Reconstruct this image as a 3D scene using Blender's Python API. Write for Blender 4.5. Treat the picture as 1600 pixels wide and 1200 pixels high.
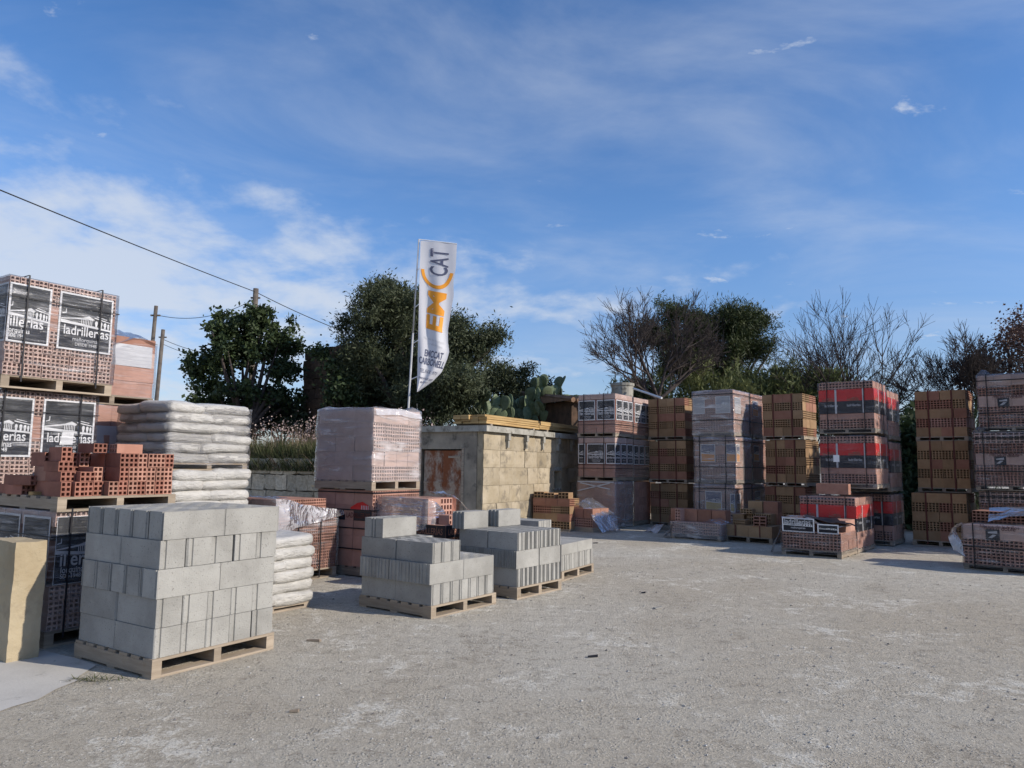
import bpy, bmesh, math, random
import numpy as np
from mathutils import Vector, Matrix, noise
from mathutils.geometry import tessellate_polygon

random.seed(7); RNG = np.random.default_rng(11)
R = math.radians
scene = bpy.context.scene
COL = scene.collection
for o in list(bpy.data.objects): bpy.data.objects.remove(o)

# ------------------------------------------------------------------ camera
FPX, PITCH, ROLL, CAMH = 1134.4, 0.1116, 0.0117, 1.4835
cp, sp, cr, sr = math.cos(PITCH), math.sin(PITCH), math.cos(ROLL), math.sin(ROLL)
FW = Vector((0, cp, sp)); UP0 = Vector((0, -sp, cp)); RT0 = Vector((1, 0, 0))
RT = RT0*cr + UP0*sr; UP = UP0*cr - RT0*sr
cam = bpy.data.cameras.new('camera'); cam.sensor_width = 36; cam.lens = FPX/1600*36
cam.clip_start = 0.05; cam.clip_end = 3000
camo = bpy.data.objects.new('camera', cam); COL.objects.link(camo)
m = Matrix((RT, UP, -FW)).transposed().to_4x4(); m.translation = (0, 0, CAMH); camo.matrix_world = m
scene.camera = camo
def at(px, py, Y):
    """world point seen at photo pixel px,py at distance Y ahead"""
    d = FW*FPX + RT*(px-800) + UP*(600-py)
    return Vector((0, 0, CAMH)) + d*(Y/d.y)
def ground_at(px, py, z=0.0):
    d = FW*FPX + RT*(px-800) + UP*(600-py)
    return Vector((0, 0, CAMH)) + d*((z-CAMH)/d.z)

# ------------------------------------------------------------------ sky, sun, exposure
BITS_O = (9.1, 3.3, 0)
PUFF_S, PUFF_O = 3.4, (1.2, 9.4, 0)
SUN_EL, SUN_AZ = R(28), R(109)            # azimuth clockwise from +Y
world = bpy.data.worlds.new('World'); scene.world = world; world.use_nodes = True
nt = world.node_tree; nt.nodes.clear()
def N(t, nt=nt, **k):
    n = nt.nodes.new(t)
    for a, b in k.items(): setattr(n, a, b)
    return n
wo = N('ShaderNodeOutputWorld'); bg = N('ShaderNodeBackground'); bg.inputs['Strength'].default_value = 0.1
sky = N('ShaderNodeTexSky', sky_type='NISHITA'); sky.sun_disc = False
sky.sun_elevation = SUN_EL; sky.sun_rotation = SUN_AZ; sky.altitude = 50; sky.air_density = 1.0; sky.dust_density = 0.25; sky.ozone_density = 2.0
tc = N('ShaderNodeTexCoord'); sep = N('ShaderNodeSeparateXYZ'); nt.links.new(tc.outputs['Generated'], sep.inputs[0])
def math_node(op, a, b=None, nt=nt, clamp=False):
    n = nt.nodes.new('ShaderNodeMath'); n.operation = op; n.use_clamp = clamp
    for i, v in enumerate((a, b)):
        if v is None: continue
        if isinstance(v, (int, float)): n.inputs[i].default_value = v
        else: nt.links.new(v, n.inputs[i])
    return n.outputs[0]
zc = math_node('MAXIMUM', sep.outputs[2], 0.0)
den = math_node('ADD', zc, 0.22)
comb = N('ShaderNodeCombineXYZ')
nt.links.new(math_node('DIVIDE', sep.outputs[0], den), comb.inputs[0])
nt.links.new(math_node('DIVIDE', sep.outputs[1], den), comb.inputs[1])
def wnoise(scale, detail, rough, off, sc=(1, 1, 1), dist=0.0, rot=0.0):
    mp = N('ShaderNodeMapping'); mp.inputs['Location'].default_value = off; mp.inputs['Scale'].default_value = sc; mp.inputs['Rotation'].default_value = (0, 0, rot)
    nt.links.new(comb.outputs[0], mp.inputs[0])
    n = N('ShaderNodeTexNoise'); n.inputs['Scale'].default_value = scale; n.inputs['Detail'].default_value = detail
    n.inputs['Roughness'].default_value = rough; n.inputs['Distortion'].default_value = dist
    nt.links.new(mp.outputs[0], n.inputs[0]); return n.outputs[0]
def ramp(v, a, b, nt=nt):
    n = nt.nodes.new('ShaderNodeMapRange'); n.interpolation_type = 'SMOOTHSTEP'
    n.inputs[1].default_value = a; n.inputs[2].default_value = b; nt.links.new(v, n.inputs[0]); return n.outputs[0]
# broad soft cloud bank low on the western side, small puffs along its edge, thin veils above
west = math_node('MULTIPLY', sep.outputs[0], -0.40)
low = math_node('MULTIPLY', math_node('ABSOLUTE', math_node('SUBTRACT', zc, 0.21)), -1.5)
bias = math_node('ADD', west, low)
puff = math_node('ADD', wnoise(PUFF_S, 9, 0.58, PUFF_O, dist=0.15), bias)
puffm = math_node('MULTIPLY', ramp(puff, 0.375, 0.70), 0.80)
wisp = ramp(wnoise(1.3, 9, 0.58, (0.4, 5.2, 0), (1.0, 1.5, 1), 0.5, -0.5), 0.37, 0.92)
wispm = math_node('MULTIPLY', wisp, 0.54)
bits = math_node('MULTIPLY', ramp(math_node('ADD', wnoise(5.2, 7, 0.60, BITS_O, (1, 1.35, 1), 0.2, 0.4), math_node('MULTIPLY', zc, -0.05)), 0.62, 0.76), 0.80)
cm = math_node('MAXIMUM', math_node('MAXIMUM', puffm, bits), wispm)
haze = math_node('MULTIPLY', math_node('POWER', math_node('SUBTRACT', 1.0, zc, clamp=True), 9.0), 0.22)
cm = math_node('ADD', cm, haze, clamp=True)
mix = N('ShaderNodeMix', data_type='RGBA'); nt.links.new(cm, mix.inputs[0])
hsv = N('ShaderNodeHueSaturation'); hsv.inputs['Saturation'].default_value = 1.25; hsv.inputs['Value'].default_value = 1.55
nt.links.new(sky.outputs[0], hsv.inputs['Color'])
tint = N('ShaderNodeMix', data_type='RGBA', blend_type='MULTIPLY'); tint.inputs[0].default_value = 1.0; tint.inputs[7].default_value = (1.05, 0.97, 1.08, 1); nt.links.new(hsv.outputs[0], tint.inputs[6])
grad = N('ShaderNodeMix', data_type='RGBA', blend_type='MULTIPLY'); grad.inputs[0].default_value = 1.0; nt.links.new(tint.outputs[2], grad.inputs[6])
gcol = N('ShaderNodeMix', data_type='RGBA'); nt.links.new(ramp(zc, -0.08, 0.34), gcol.inputs[0]); gcol.inputs[6].default_value = (0.44, 0.55, 0.68, 1); gcol.inputs[7].default_value = (1, 1, 1, 1); nt.links.new(gcol.outputs[2], grad.inputs[7])
nt.links.new(grad.outputs[2], mix.inputs[6]); mix.inputs[7].default_value = (6.6, 7.2, 8.2, 1)
nt.links.new(mix.outputs[2], bg.inputs[0]); nt.links.new(bg.outputs[0], wo.inputs[0])

SV = Vector((math.cos(SUN_EL)*math.sin(SUN_AZ), math.cos(SUN_EL)*math.cos(SUN_AZ), math.sin(SUN_EL)))
sl = bpy.data.lights.new('sun', 'SUN'); sl.energy = 4.8; sl.angle = R(0.53); sl.color = (1.0, 0.91, 0.79)
so = bpy.data.objects.new('sun', sl); COL.objects.link(so); so.rotation_euler = SV.to_track_quat('Z', 'Y').to_euler(); so.location = (20, -10, 20)

scene.view_settings.view_transform = 'Standard'; scene.view_settings.look = 'None'
scene.view_settings.exposure = 0.0; scene.view_settings.gamma = 1.0; scene.view_settings.use_curve_mapping = False
scene.render.engine = 'CYCLES'
cy = scene.cycles; cy.max_bounces = 8; cy.transparent_max_bounces = 32; cy.diffuse_bounces = 3; cy.glossy_bounces = 3; cy.use_denoising = True; cy.caustics_reflective = False; cy.caustics_refractive = False

# ------------------------------------------------------------------ materials
def newmat(name):
    mt = bpy.data.materials.new(name); mt.use_nodes = True; t = mt.node_tree
    return mt, t, t.nodes['Principled BSDF']
def coords(t, rnd=True):
    tcn = N('ShaderNodeTexCoord', t); v = tcn.outputs['Object']
    oi = N('ShaderNodeObjectInfo', t)
    if rnd:
        ad = N('ShaderNodeVectorMath', t, operation='ADD'); mu = N('ShaderNodeMath', t, operation='MULTIPLY'); mu.inputs[1].default_value = 37.0
        t.links.new(oi.outputs['Random'], mu.inputs[0]); t.links.new(v, ad.inputs[0]); t.links.new(mu.outputs[0], ad.inputs[1]); v = ad.outputs[0]
    return v, oi.outputs['Random']
def tnoise(t, v, scale, detail=5, rough=0.6, sc=None, dist=0.0):
    if sc:
        mp = N('ShaderNodeMapping', t); mp.inputs['Scale'].default_value = sc; t.links.new(v, mp.inputs[0]); v = mp.outputs[0]
    n = N('ShaderNodeTexNoise', t); n.inputs['Scale'].default_value = scale; n.inputs['Detail'].default_value = detail
    n.inputs['Roughness'].default_value = rough; n.inputs['Distortion'].default_value = dist; t.links.new(v, n.inputs[0]); return n.outputs[0]
def tmix(t, f, a, b, mode='MIX'):
    n = N('ShaderNodeMix', t, data_type='RGBA', blend_type=mode)
    for i, v in ((0, f), (6, a), (7, b)):
        if isinstance(v, (int, float)): n.inputs[i].default_value = v
        elif isinstance(v, tuple): n.inputs[i].default_value = (*v, 1)
        else: t.links.new(v, n.inputs[i])
    return n.outputs[2]
def tbump(t, bs, h, strength, dist=0.01):
    b = N('ShaderNodeBump', t); b.inputs['Strength'].default_value = strength; b.inputs['Distance'].default_value = dist
    t.links.new(h, b.inputs['Height']); t.links.new(b.outputs[0], bs.inputs['Normal'])
def vary(t, c, rnd, amt):
    h = N('ShaderNodeHueSaturation', t); mr = N('ShaderNodeMapRange', t); mr.inputs[3].default_value = 1-amt; mr.inputs[4].default_value = 1+amt
    t.links.new(rnd, mr.inputs[0]); t.links.new(mr.outputs[0], h.inputs['Value'])
    if isinstance(c, tuple): h.inputs['Color'].default_value = (*c, 1)
    else: t.links.new(c, h.inputs['Color'])
    return h.outputs[0]
def grainy(name, c1, c2, scale=6, rough=0.85, bump=0.4, bscale=60, rnd=0.12, spots=None, sc=None, spec=0.25):
    mt, t, bs = newmat(name); v, rn = coords(t)
    c = tmix(t, ramp(tnoise(t, v, scale, 6, 0.6, sc), 0.3, 0.7, t), c1, c2)
    if spots:
        col, size, lo, hi = spots
        c = tmix(t, ramp(tnoise(t, v, size, 3, 0.7), lo, hi, t), c, col)
    c = vary(t, c, rn, rnd); t.links.new(c, bs.inputs['Base Color'])
    bs.inputs['Roughness'].default_value = rough; bs.inputs['Specular IOR Level'].default_value = spec
    if bump: tbump(t, bs, tnoise(t, v, bscale, 4, 0.7, sc), bump, 0.006)
    return mt
MAT = {}
MAT['concrete'] = grainy('concrete', (0.285, 0.278, 0.255), (0.375, 0.368, 0.34), 3.5, 0.95, 0.9, 95, 0.075, ((0.19, 0.185, 0.17), 62, 0.58, 0.72))
MAT['terracotta'] = grainy('terracotta', (0.31, 0.16, 0.115), (0.40, 0.215, 0.16), 7, 0.9, 0.35, 60, 0.2)
MAT['darkbrick'] = grainy('darkbrick', (0.24, 0.105, 0.075), (0.32, 0.145, 0.105), 7, 0.9, 0.35, 60, 0.22)
MAT['tan'] = grainy('tan', (0.295, 0.185, 0.10), (0.36, 0.235, 0.135), 6, 0.9, 0.35, 60, 0.2)
MAT['redtan'] = grainy('redtan', (0.28, 0.135, 0.09), (0.335, 0.17, 0.115), 6, 0.9, 0.35, 60, 0.18)
MAT['pink'] = grainy('pink', (0.38, 0.215, 0.165), (0.46, 0.265, 0.205), 6, 0.9, 0.3, 60, 0.12)
MAT['palebrick'] = grainy('palebrick', (0.50, 0.355, 0.30), (0.58, 0.42, 0.36), 6, 0.9, 0.3, 60, 0.1)
MAT['wood'] = grainy('wood', (0.285, 0.23, 0.17), (0.375, 0.31, 0.235), 3, 0.8, 0.5, 30, 0.16, ((0.28, 0.20, 0.12), 9, 0.62, 0.8), (1.2, 1.2, 14))
MAT['oldwood'] = grainy('oldwood', (0.23, 0.19, 0.15), (0.36, 0.30, 0.23), 3, 0.85, 0.5, 30, 0.2, ((0.13, 0.10, 0.08), 9, 0.6, 0.8), (1.2, 1.2, 14))
MAT['plank'] = grainy('plank', (0.38, 0.24, 0.10), (0.50, 0.35, 0.16), 2, 0.7, 0.4, 30, 0.15, ((0.34, 0.18, 0.07), 8, 0.6, 0.8), (1, 1, 9))
MAT['strap'] = grainy('strap', (0.012, 0.012, 0.016), (0.02, 0.02, 0.024), 5, 0.45, 0, 1, 0)
MAT['redstrap'] = grainy('redstrap', (0.09, 0.022, 0.018), (0.12, 0.03, 0.024), 5, 0.5, 0, 1, 0)
MAT['navy'] = grainy('navy', (0.010, 0.012, 0.020), (0.020, 0.023, 0.034), 2.2, 0.35, 0, 1, 0.05)
MAT['greyphoto'] = grainy('greyphoto', (0.018, 0.021, 0.027), (0.055, 0.058, 0.062), 5, 0.35, 0, 1, 0.05)
MAT['black'] = grainy('black', (0.012, 0.013, 0.02), (0.022, 0.024, 0.032), 3, 0.35, 0, 1, 0)
MAT['white'] = grainy('white', (0.72, 0.73, 0.75), (0.78, 0.79, 0.80), 3, 0.4, 0, 1, 0.03)
MAT['inkgrey'] = grainy('inkgrey', (0.46, 0.47, 0.50), (0.55, 0.56, 0.58), 3, 0.4, 0, 1, 0.03)
MAT['red'] = grainy('red', (0.55, 0.022, 0.022), (0.62, 0.03, 0.028), 4, 0.32, 0, 1, 0.03)
MAT['orange'] = grainy('orange', (0.75, 0.30, 0.03), (0.80, 0.34, 0.04), 4, 0.45, 0, 1, 0.03)
MAT['blueprint'] = grainy('blueprint', (0.03, 0.05, 0.13), (0.07, 0.10, 0.20), 6, 0.4, 0, 1, 0.03)
MAT['blueink'] = grainy('blueink', (0.09, 0.10, 0.16), (0.10, 0.11, 0.17), 6, 0.5, 0, 1, 0)
MAT['yellowprint'] = grainy('yellowprint', (0.42, 0.30, 0.05), (0.5, 0.36, 0.07), 6, 0.4, 0, 1, 0.03)
MAT['paleblue'] = grainy('paleblue', (0.30, 0.34, 0.42), (0.40, 0.43, 0.47), 5, 0.4, 0, 1, 0.03)
MAT['sandstone'] = grainy('sandstone', (0.36, 0.29, 0.185), (0.45, 0.38, 0.26), 2.5, 0.95, 0.9, 45, 0.08, ((0.33, 0.27, 0.19), 4.5, 0.55, 0.75))
MAT['limeblock'] = grainy('limeblock', (0.32, 0.265, 0.18), (0.42, 0.36, 0.265), 1.8, 0.95, 1.0, 40, 0.10, ((0.21, 0.18, 0.135), 3.2, 0.50, 0.70))
MAT['render'] = grainy('render', (0.21, 0.185, 0.15), (0.34, 0.30, 0.24), 2.2, 0.95, 0.8, 40, 0.05, ((0.11, 0.10, 0.085), 3.2, 0.52, 0.7))
MAT['rubble'] = grainy('rubble', (0.36, 0.31, 0.23), (0.52, 0.46, 0.36), 5, 0.95, 0.9, 30, 0.25, ((0.12, 0.11, 0.08), 9, 0.55, 0.75))
MAT['ruin'] = grainy('ruin', (0.06, 0.042, 0.03), (0.12, 0.075, 0.05), 5, 0.95, 0.9, 30, 0.3)
MAT['cementgrey'] = grainy('cementgrey', (0.26, 0.25, 0.215), (0.38, 0.365, 0.32), 4, 0.95, 0.6, 30, 0.05, ((0.15, 0.14, 0.115), 5, 0.50, 0.70))
MAT['rooftile'] = grainy('rooftile', (0.20, 0.13, 0.085), (0.32, 0.20, 0.13), 4, 0.95, 0.6, 20, 0.2)
MAT['bark'] = grainy('bark', (0.10, 0.085, 0.07), (0.18, 0.155, 0.13), 7, 0.95, 0.9, 25, 0.15)
MAT['darkbark'] = grainy('darkbark', (0.045, 0.036, 0.034), (0.085, 0.07, 0.065), 7, 0.95, 0.6, 25, 0.15)
MAT['pole'] = grainy('pole', (0.09, 0.075, 0.065), (0.15, 0.13, 0.11), 5, 0.9, 0.5, 20, 0.1)
MAT['wire'] = grainy('wire', (0.02, 0.02, 0.02), (0.03, 0.03, 0.03), 5, 0.6, 0, 1, 0)
MAT['metal'] = grainy('metal', (0.35, 0.35, 0.35), (0.5, 0.5, 0.5), 5, 0.4, 0, 1, 0)
MAT['soil'] = grainy('soil', (0.10, 0.085, 0.055), (0.19, 0.16, 0.10), 4, 1.0, 0.8, 14, 0.05)
MAT['stone'] = grainy('stone', (0.25, 0.24, 0.22), (0.42, 0.41, 0.38), 5, 0.95, 0.5, 40, 0.25)
def leafmat(name, c1, c2, trans=0.25, rough=0.6, vscale=1.3):
    mt, t, bs = newmat(name); tcn = N('ShaderNodeTexCoord', t); g = N('ShaderNodeNewGeometry', t)
    c = tmix(t, ramp(tnoise(t, tcn.outputs['Object'], vscale, 3, 0.6), 0.35, 0.65, t), c1, c2)
    c = vary(t, c, g.outputs['Random Per Island'], 0.3); t.links.new(c, bs.inputs['Base Color'])
    bs.inputs['Roughness'].default_value = rough; bs.inputs['Specular IOR Level'].default_value = 0.3
    tr = N('ShaderNodeBsdfTranslucent', t); t.links.new(c, tr.inputs[0]); ms = N('ShaderNodeMixShader', t); ms.inputs[0].default_value = trans
    out = t.nodes['Material Output']; t.links.new(bs.outputs[0], ms.inputs[1]); t.links.new(tr.outputs[0], ms.inputs[2]); t.links.new(ms.outputs[0], out.inputs[0])
    return mt
MAT['carob'] = leafmat('carob', (0.030, 0.050, 0.022), (0.055, 0.080, 0.030), 0.18)
MAT['olive'] = leafmat('olive', (0.045, 0.058, 0.030), (0.085, 0.10, 0.052), 0.2)
MAT['pine'] = leafmat('pine', (0.030, 0.045, 0.016), (0.060, 0.075, 0.024), 0.2)
MAT['shrub'] = leafmat('shrub', (0.11, 0.14, 0.055), (0.20, 0.22, 0.09), 0.35)
MAT['rust'] = leafmat('rustleaf', (0.075, 0.045, 0.040), (0.12, 0.07, 0.055), 0.15)
MAT['grass'] = leafmat('grassblade', (0.055, 0.075, 0.028), (0.13, 0.135, 0.06), 0.3)
MAT['dry'] = leafmat('dryblade', (0.20, 0.14, 0.10), (0.32, 0.24, 0.17), 0.2)
MAT['petal'] = leafmat('petal', (0.42, 0.30, 0.28), (0.52, 0.42, 0.38), 0.3)
MAT['cactus'] = grainy('cactus', (0.10, 0.14, 0.075), (0.17, 0.20, 0.12), 5, 0.6, 0.3, 30, 0.25)
# clear stretch film: mostly see-through, whitish where creased, glossy streaks along the creases
def film(name, lo, hi, tint=(0.80, 0.80, 0.83), sc=(2.2, 2.2, 26), rough=0.16, bump=0.55, gloss=0.8):
    mt, t, bs = newmat(name); v, rn = coords(t, True)
    n1 = tnoise(t, v, 1.0, 4, 0.6, sc, 0.6); n2 = tnoise(t, v, 2.2, 4, 0.55)
    bs.inputs['Base Color'].default_value = (*tint, 1); bs.inputs['Roughness'].default_value = rough; bs.inputs['Specular IOR Level'].default_value = 0.8
    f = math_node('MULTIPLY', ramp(n1, 0.46, 0.72, t), ramp(n2, 0.30, 0.72, t), t)
    mr = N('ShaderNodeMapRange', t); mr.inputs[3].default_value = lo; mr.inputs[4].default_value = hi; t.links.new(f, mr.inputs[0])
    tr = N('ShaderNodeBsdfTransparent', t); tr.inputs[0].default_value = (0.97, 0.97, 0.98, 1)
    ms = N('ShaderNodeMixShader', t); t.links.new(mr.outputs[0], ms.inputs[0]); t.links.new(tr.outputs[0], ms.inputs[1]); t.links.new(bs.outputs[0], ms.inputs[2])
    tbump(t, bs, n1, bump, 0.03)
    b2 = N('ShaderNodeBump', t); b2.inputs['Strength'].default_value = 1.0; b2.inputs['Distance'].default_value = 0.05; t.links.new(math_node('ADD', n1, math_node('MULTIPLY', n2, 0.6, t), t), b2.inputs['Height'])
    gl = N('ShaderNodeBsdfGlossy', t); gl.inputs['Roughness'].default_value = 0.13; t.links.new(b2.outputs[0], gl.inputs['Normal'])
    fr = N('ShaderNodeFresnel', t); fr.inputs['IOR'].default_value = 1.42; t.links.new(b2.outputs[0], fr.inputs['Normal'])
    m2 = N('ShaderNodeMixShader', t); t.links.new(math_node('MULTIPLY', fr.outputs[0], gloss, t), m2.inputs[0]); t.links.new(ms.outputs[0], m2.inputs[1]); t.links.new(gl.outputs[0], m2.inputs[2])
    t.links.new(m2.outputs[0], t.nodes['Material Output'].inputs[0])
    return mt
MAT['film'] = film('film', 0.015, 0.42, sc=(2.0, 2.0, 34), gloss=0.6)
MAT['filmthin'] = film('filmthin', 0.02, 0.20, gloss=0.35)
MAT['filmmilk'] = film('filmmilk', 0.17, 0.72, (0.82, 0.78, 0.78), (1.6, 1.6, 10))
MAT['filmloose'] = film('filmloose', 0.42, 0.85, (0.82, 0.82, 0.86), (5, 5, 5), 0.2, 0.5)
def bagmat():
    mt, t, bs = newmat('bagplastic'); v, rn = coords(t)
    bs.inputs['Base Color'].default_value = (0.70, 0.70, 0.67, 1); bs.inputs['Roughness'].default_value = 0.28; bs.inputs['Specular IOR Level'].default_value = 0.5
    c = tmix(t, ramp(tnoise(t, v, 5, 4, 0.6), 0.35, 0.75, t), (0.50, 0.485, 0.45), (0.38, 0.37, 0.345)); t.links.new(vary(t, c, rn, 0.07), bs.inputs['Base Color'])
    tbump(t, bs, tnoise(t, v, 11, 6, 0.65, (1, 1, 2.6), 0.5), 0.9, 0.03); return mt
MAT['bag'] = bagmat()
def rustmat():
    mt, t, bs = newmat('rustdoor'); v, rn = coords(t, False)
    c = tmix(t, ramp(tnoise(t, v, 3.0, 7, 0.7, (1, 1, 0.6)), 0.42, 0.60, t), (0.20, 0.062, 0.022), (0.36, 0.30, 0.24))
    c = tmix(t, ramp(tnoise(t, v, 9, 4, 0.6), 0.5, 0.8, t), c, (0.11, 0.035, 0.016)); t.links.new(c, bs.inputs['Base Color']); bs.inputs['Roughness'].default_value = 0.85
    tbump(t, bs, tnoise(t, v, 40, 4, 0.6), 0.3, 0.004); return mt
MAT['rust_door'] = rustmat()
def groundmat():
    mt, t, bs = newmat('gravelground'); tcn = N('ShaderNodeTexCoord', t); v = tcn.outputs['Object']
    big = tnoise(t, v, 0.22, 6, 0.62, None, 0.4); mid = tnoise(t, v, 0.9, 7, 0.66, None, 0.4); brk = tnoise(t, v, 8, 8, 0.72); fine = tnoise(t, v, 42, 5, 0.78); grit = tnoise(t, v, 160, 3, 0.75)
    M = lambda op, a, b_: math_node(op, a, b_, t)
    c = tmix(t, ramp(big, 0.36, 0.64, t), (0.375, 0.335, 0.275), (0.43, 0.405, 0.355))
    mass = M('ADD', mid, M('ADD', M('MULTIPLY', M('SUBTRACT', brk, 0.5), 0.75), M('MULTIPLY', M('SUBTRACT', fine, 0.5), 0.55)))
    c = tmix(t, M('MULTIPLY', ramp(mass, 0.44, 0.28, t), 0.65), c, (0.285, 0.25, 0.205))    # bare, rubbed earth
    c = tmix(t, M('MULTIPLY', ramp(brk, 0.50, 0.36, t), 0.5), c, (0.25, 0.225, 0.19))
    c = tmix(t, M('MULTIPLY', ramp(mass, 0.555, 0.68, t), 0.7), c, (0.60, 0.585, 0.54))     # broken pale crust
    c = tmix(t, M('MULTIPLY', ramp(fine, 0.53, 0.70, t), 0.65), c, (0.62, 0.595, 0.54))
    c = tmix(t, M('MULTIPLY', ramp(fine, 0.48, 0.30, t), 0.75), c, (0.185, 0.165, 0.14))
    vo = N('ShaderNodeTexVoronoi', t); vo.inputs['Scale'].default_value = 38; t.links.new(v, vo.inputs['Vector'])
    peb = M('MULTIPLY', ramp(vo.outputs['Distance'], 0.34, 0.20, t), ramp(tnoise(t, v, 2.5, 6, 0.7), 0.44, 0.58, t))
    sepc = N('ShaderNodeSeparateColor', t); t.links.new(vo.outputs['Color'], sepc.inputs[0])
    c = tmix(t, M('MULTIPLY', peb, 0.8), c, tmix(t, sepc.outputs[0], (0.22, 0.205, 0.18), (0.70, 0.68, 0.63)))
    c = tmix(t, M('MULTIPLY', ramp(grit, 0.35, 0.75, t), 0.45), c, (0.5, 0.49, 0.46), 'OVERLAY')
    c = tmix(t, 1.0, c, (1.25, 1.245, 1.21), 'MULTIPLY')
    t.links.new(c, bs.inputs['Base Color']); bs.inputs['Roughness'].default_value = 0.97; bs.inputs['Specular IOR Level'].default_value = 0.15
    h = M('ADD', M('MULTIPLY', fine, 0.9), M('ADD', M('MULTIPLY', peb, 0.7), M('ADD', M('MULTIPLY', brk, 1.6), M('MULTIPLY', grit, 0.3))))
    tbump(t, bs, h, 0.9, 0.026); return mt
MAT['ground'] = groundmat()
MAT['cement'] = grainy('cementslab', (0.43, 0.41, 0.37), (0.51, 0.49, 0.445), 2.5, 0.95, 0.5, 40, 0, ((0.27, 0.26, 0.24), 6, 0.58, 0.78))

# ------------------------------------------------------------------ mesh helpers
class MB:
    def __init__(s): s.v = []; s.f = []; s.m = []
    def quad(s, a, b, c, d, mi=0):
        i = len(s.v); s.v += [tuple(a), tuple(b), tuple(c), tuple(d)]; s.f.append((i, i+1, i+2, i+3)); s.m.append(mi)
    def poly(s, pts, mi=0):
        i = len(s.v); s.v += [tuple(p) for p in pts]; s.f.append(tuple(range(i, i+len(pts)))); s.m.append(mi)
    def box(s, x0, x1, y0, y1, z0, z1, mi=0):
        i = len(s.v); s.v += [(x, y, z) for z in (z0, z1) for y in (y0, y1) for x in (x0, x1)]
        s.f += [(i+0, i+2, i+3, i+1), (i+4, i+5, i+7, i+6), (i+0, i+1, i+5, i+4), (i+2, i+6, i+7, i+3), (i+0, i+4, i+6, i+2), (i+1, i+3, i+7, i+5)]; s.m += [mi]*6
    def tube(s, pts, radii, n=6, cap=True, mi=0):
        pts = [Vector(p) for p in pts]; base = len(s.v); u = None
        for k, p in enumerate(pts):
            d = (pts[min(k+1, len(pts)-1)]-pts[max(k-1, 0)])
            d = d.normalized() if d.length > 1e-9 else Vector((0, 0, 1))
            if u is None: u = d.orthogonal().normalized()
            u = (u-d*u.dot(d)); u = u.normalized() if u.length > 1e-6 else d.orthogonal().normalized()
            w = d.cross(u); r = radii[k] if isinstance(radii, (list, tuple)) else radii
            for j in range(n):
                a = 2*math.pi*j/n; s.v.append(tuple(p+(u*math.cos(a)+w*math.sin(a))*r))
        for k in range(len(pts)-1):
            for j in range(n):
                a = base+k*n+j; b = base+k*n+(j+1) % n; s.f.append((a, b, b+n, a+n)); s.m.append(mi)
        if cap:
            s.f.append(tuple(base+j for j in reversed(range(n)))); s.f.append(tuple(base+(len(pts)-1)*n+j for j in range(n))); s.m += [mi, mi]
    def mesh(s, name, mats, smooth=False):
        me = bpy.data.meshes.new(name); me.from_pydata(s.v, [], s.f); 
        for q in (mats if isinstance(mats, (list, tuple)) else [mats]): me.materials.append(MAT[q])
        if any(s.m): me.polygons.foreach_set('material_index', s.m)
        if smooth: me.polygons.foreach_set('use_smooth', [True]*len(me.polygons))
        me.update(); return me
    def build(s, name, mats, parent=None, loc=(0, 0, 0), rot=(0, 0, 0), smooth=False):
        return link(name, s.mesh(name, mats, smooth), parent, loc, rot)
def link(name, me, parent=None, loc=(0, 0, 0), rot=(0, 0, 0), scale=None):
    o = bpy.data.objects.new(name, me); COL.objects.link(o); o.parent = parent; o.location = loc; o.rotation_euler = rot
    if scale: o.scale = scale
    return o
def tag(o, label, cat, group=None):
    o['label'] = label; o['category'] = cat
    if group: o['group'] = group
    return o
def thing(name, label, cat, loc=(0, 0, 0), aR=0, group=None):
    return tag(link(name, None, None, loc, (0, 0, R(aR))), label, cat, group)
def struct(o): o['kind'] = 'structure'; return o

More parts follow.
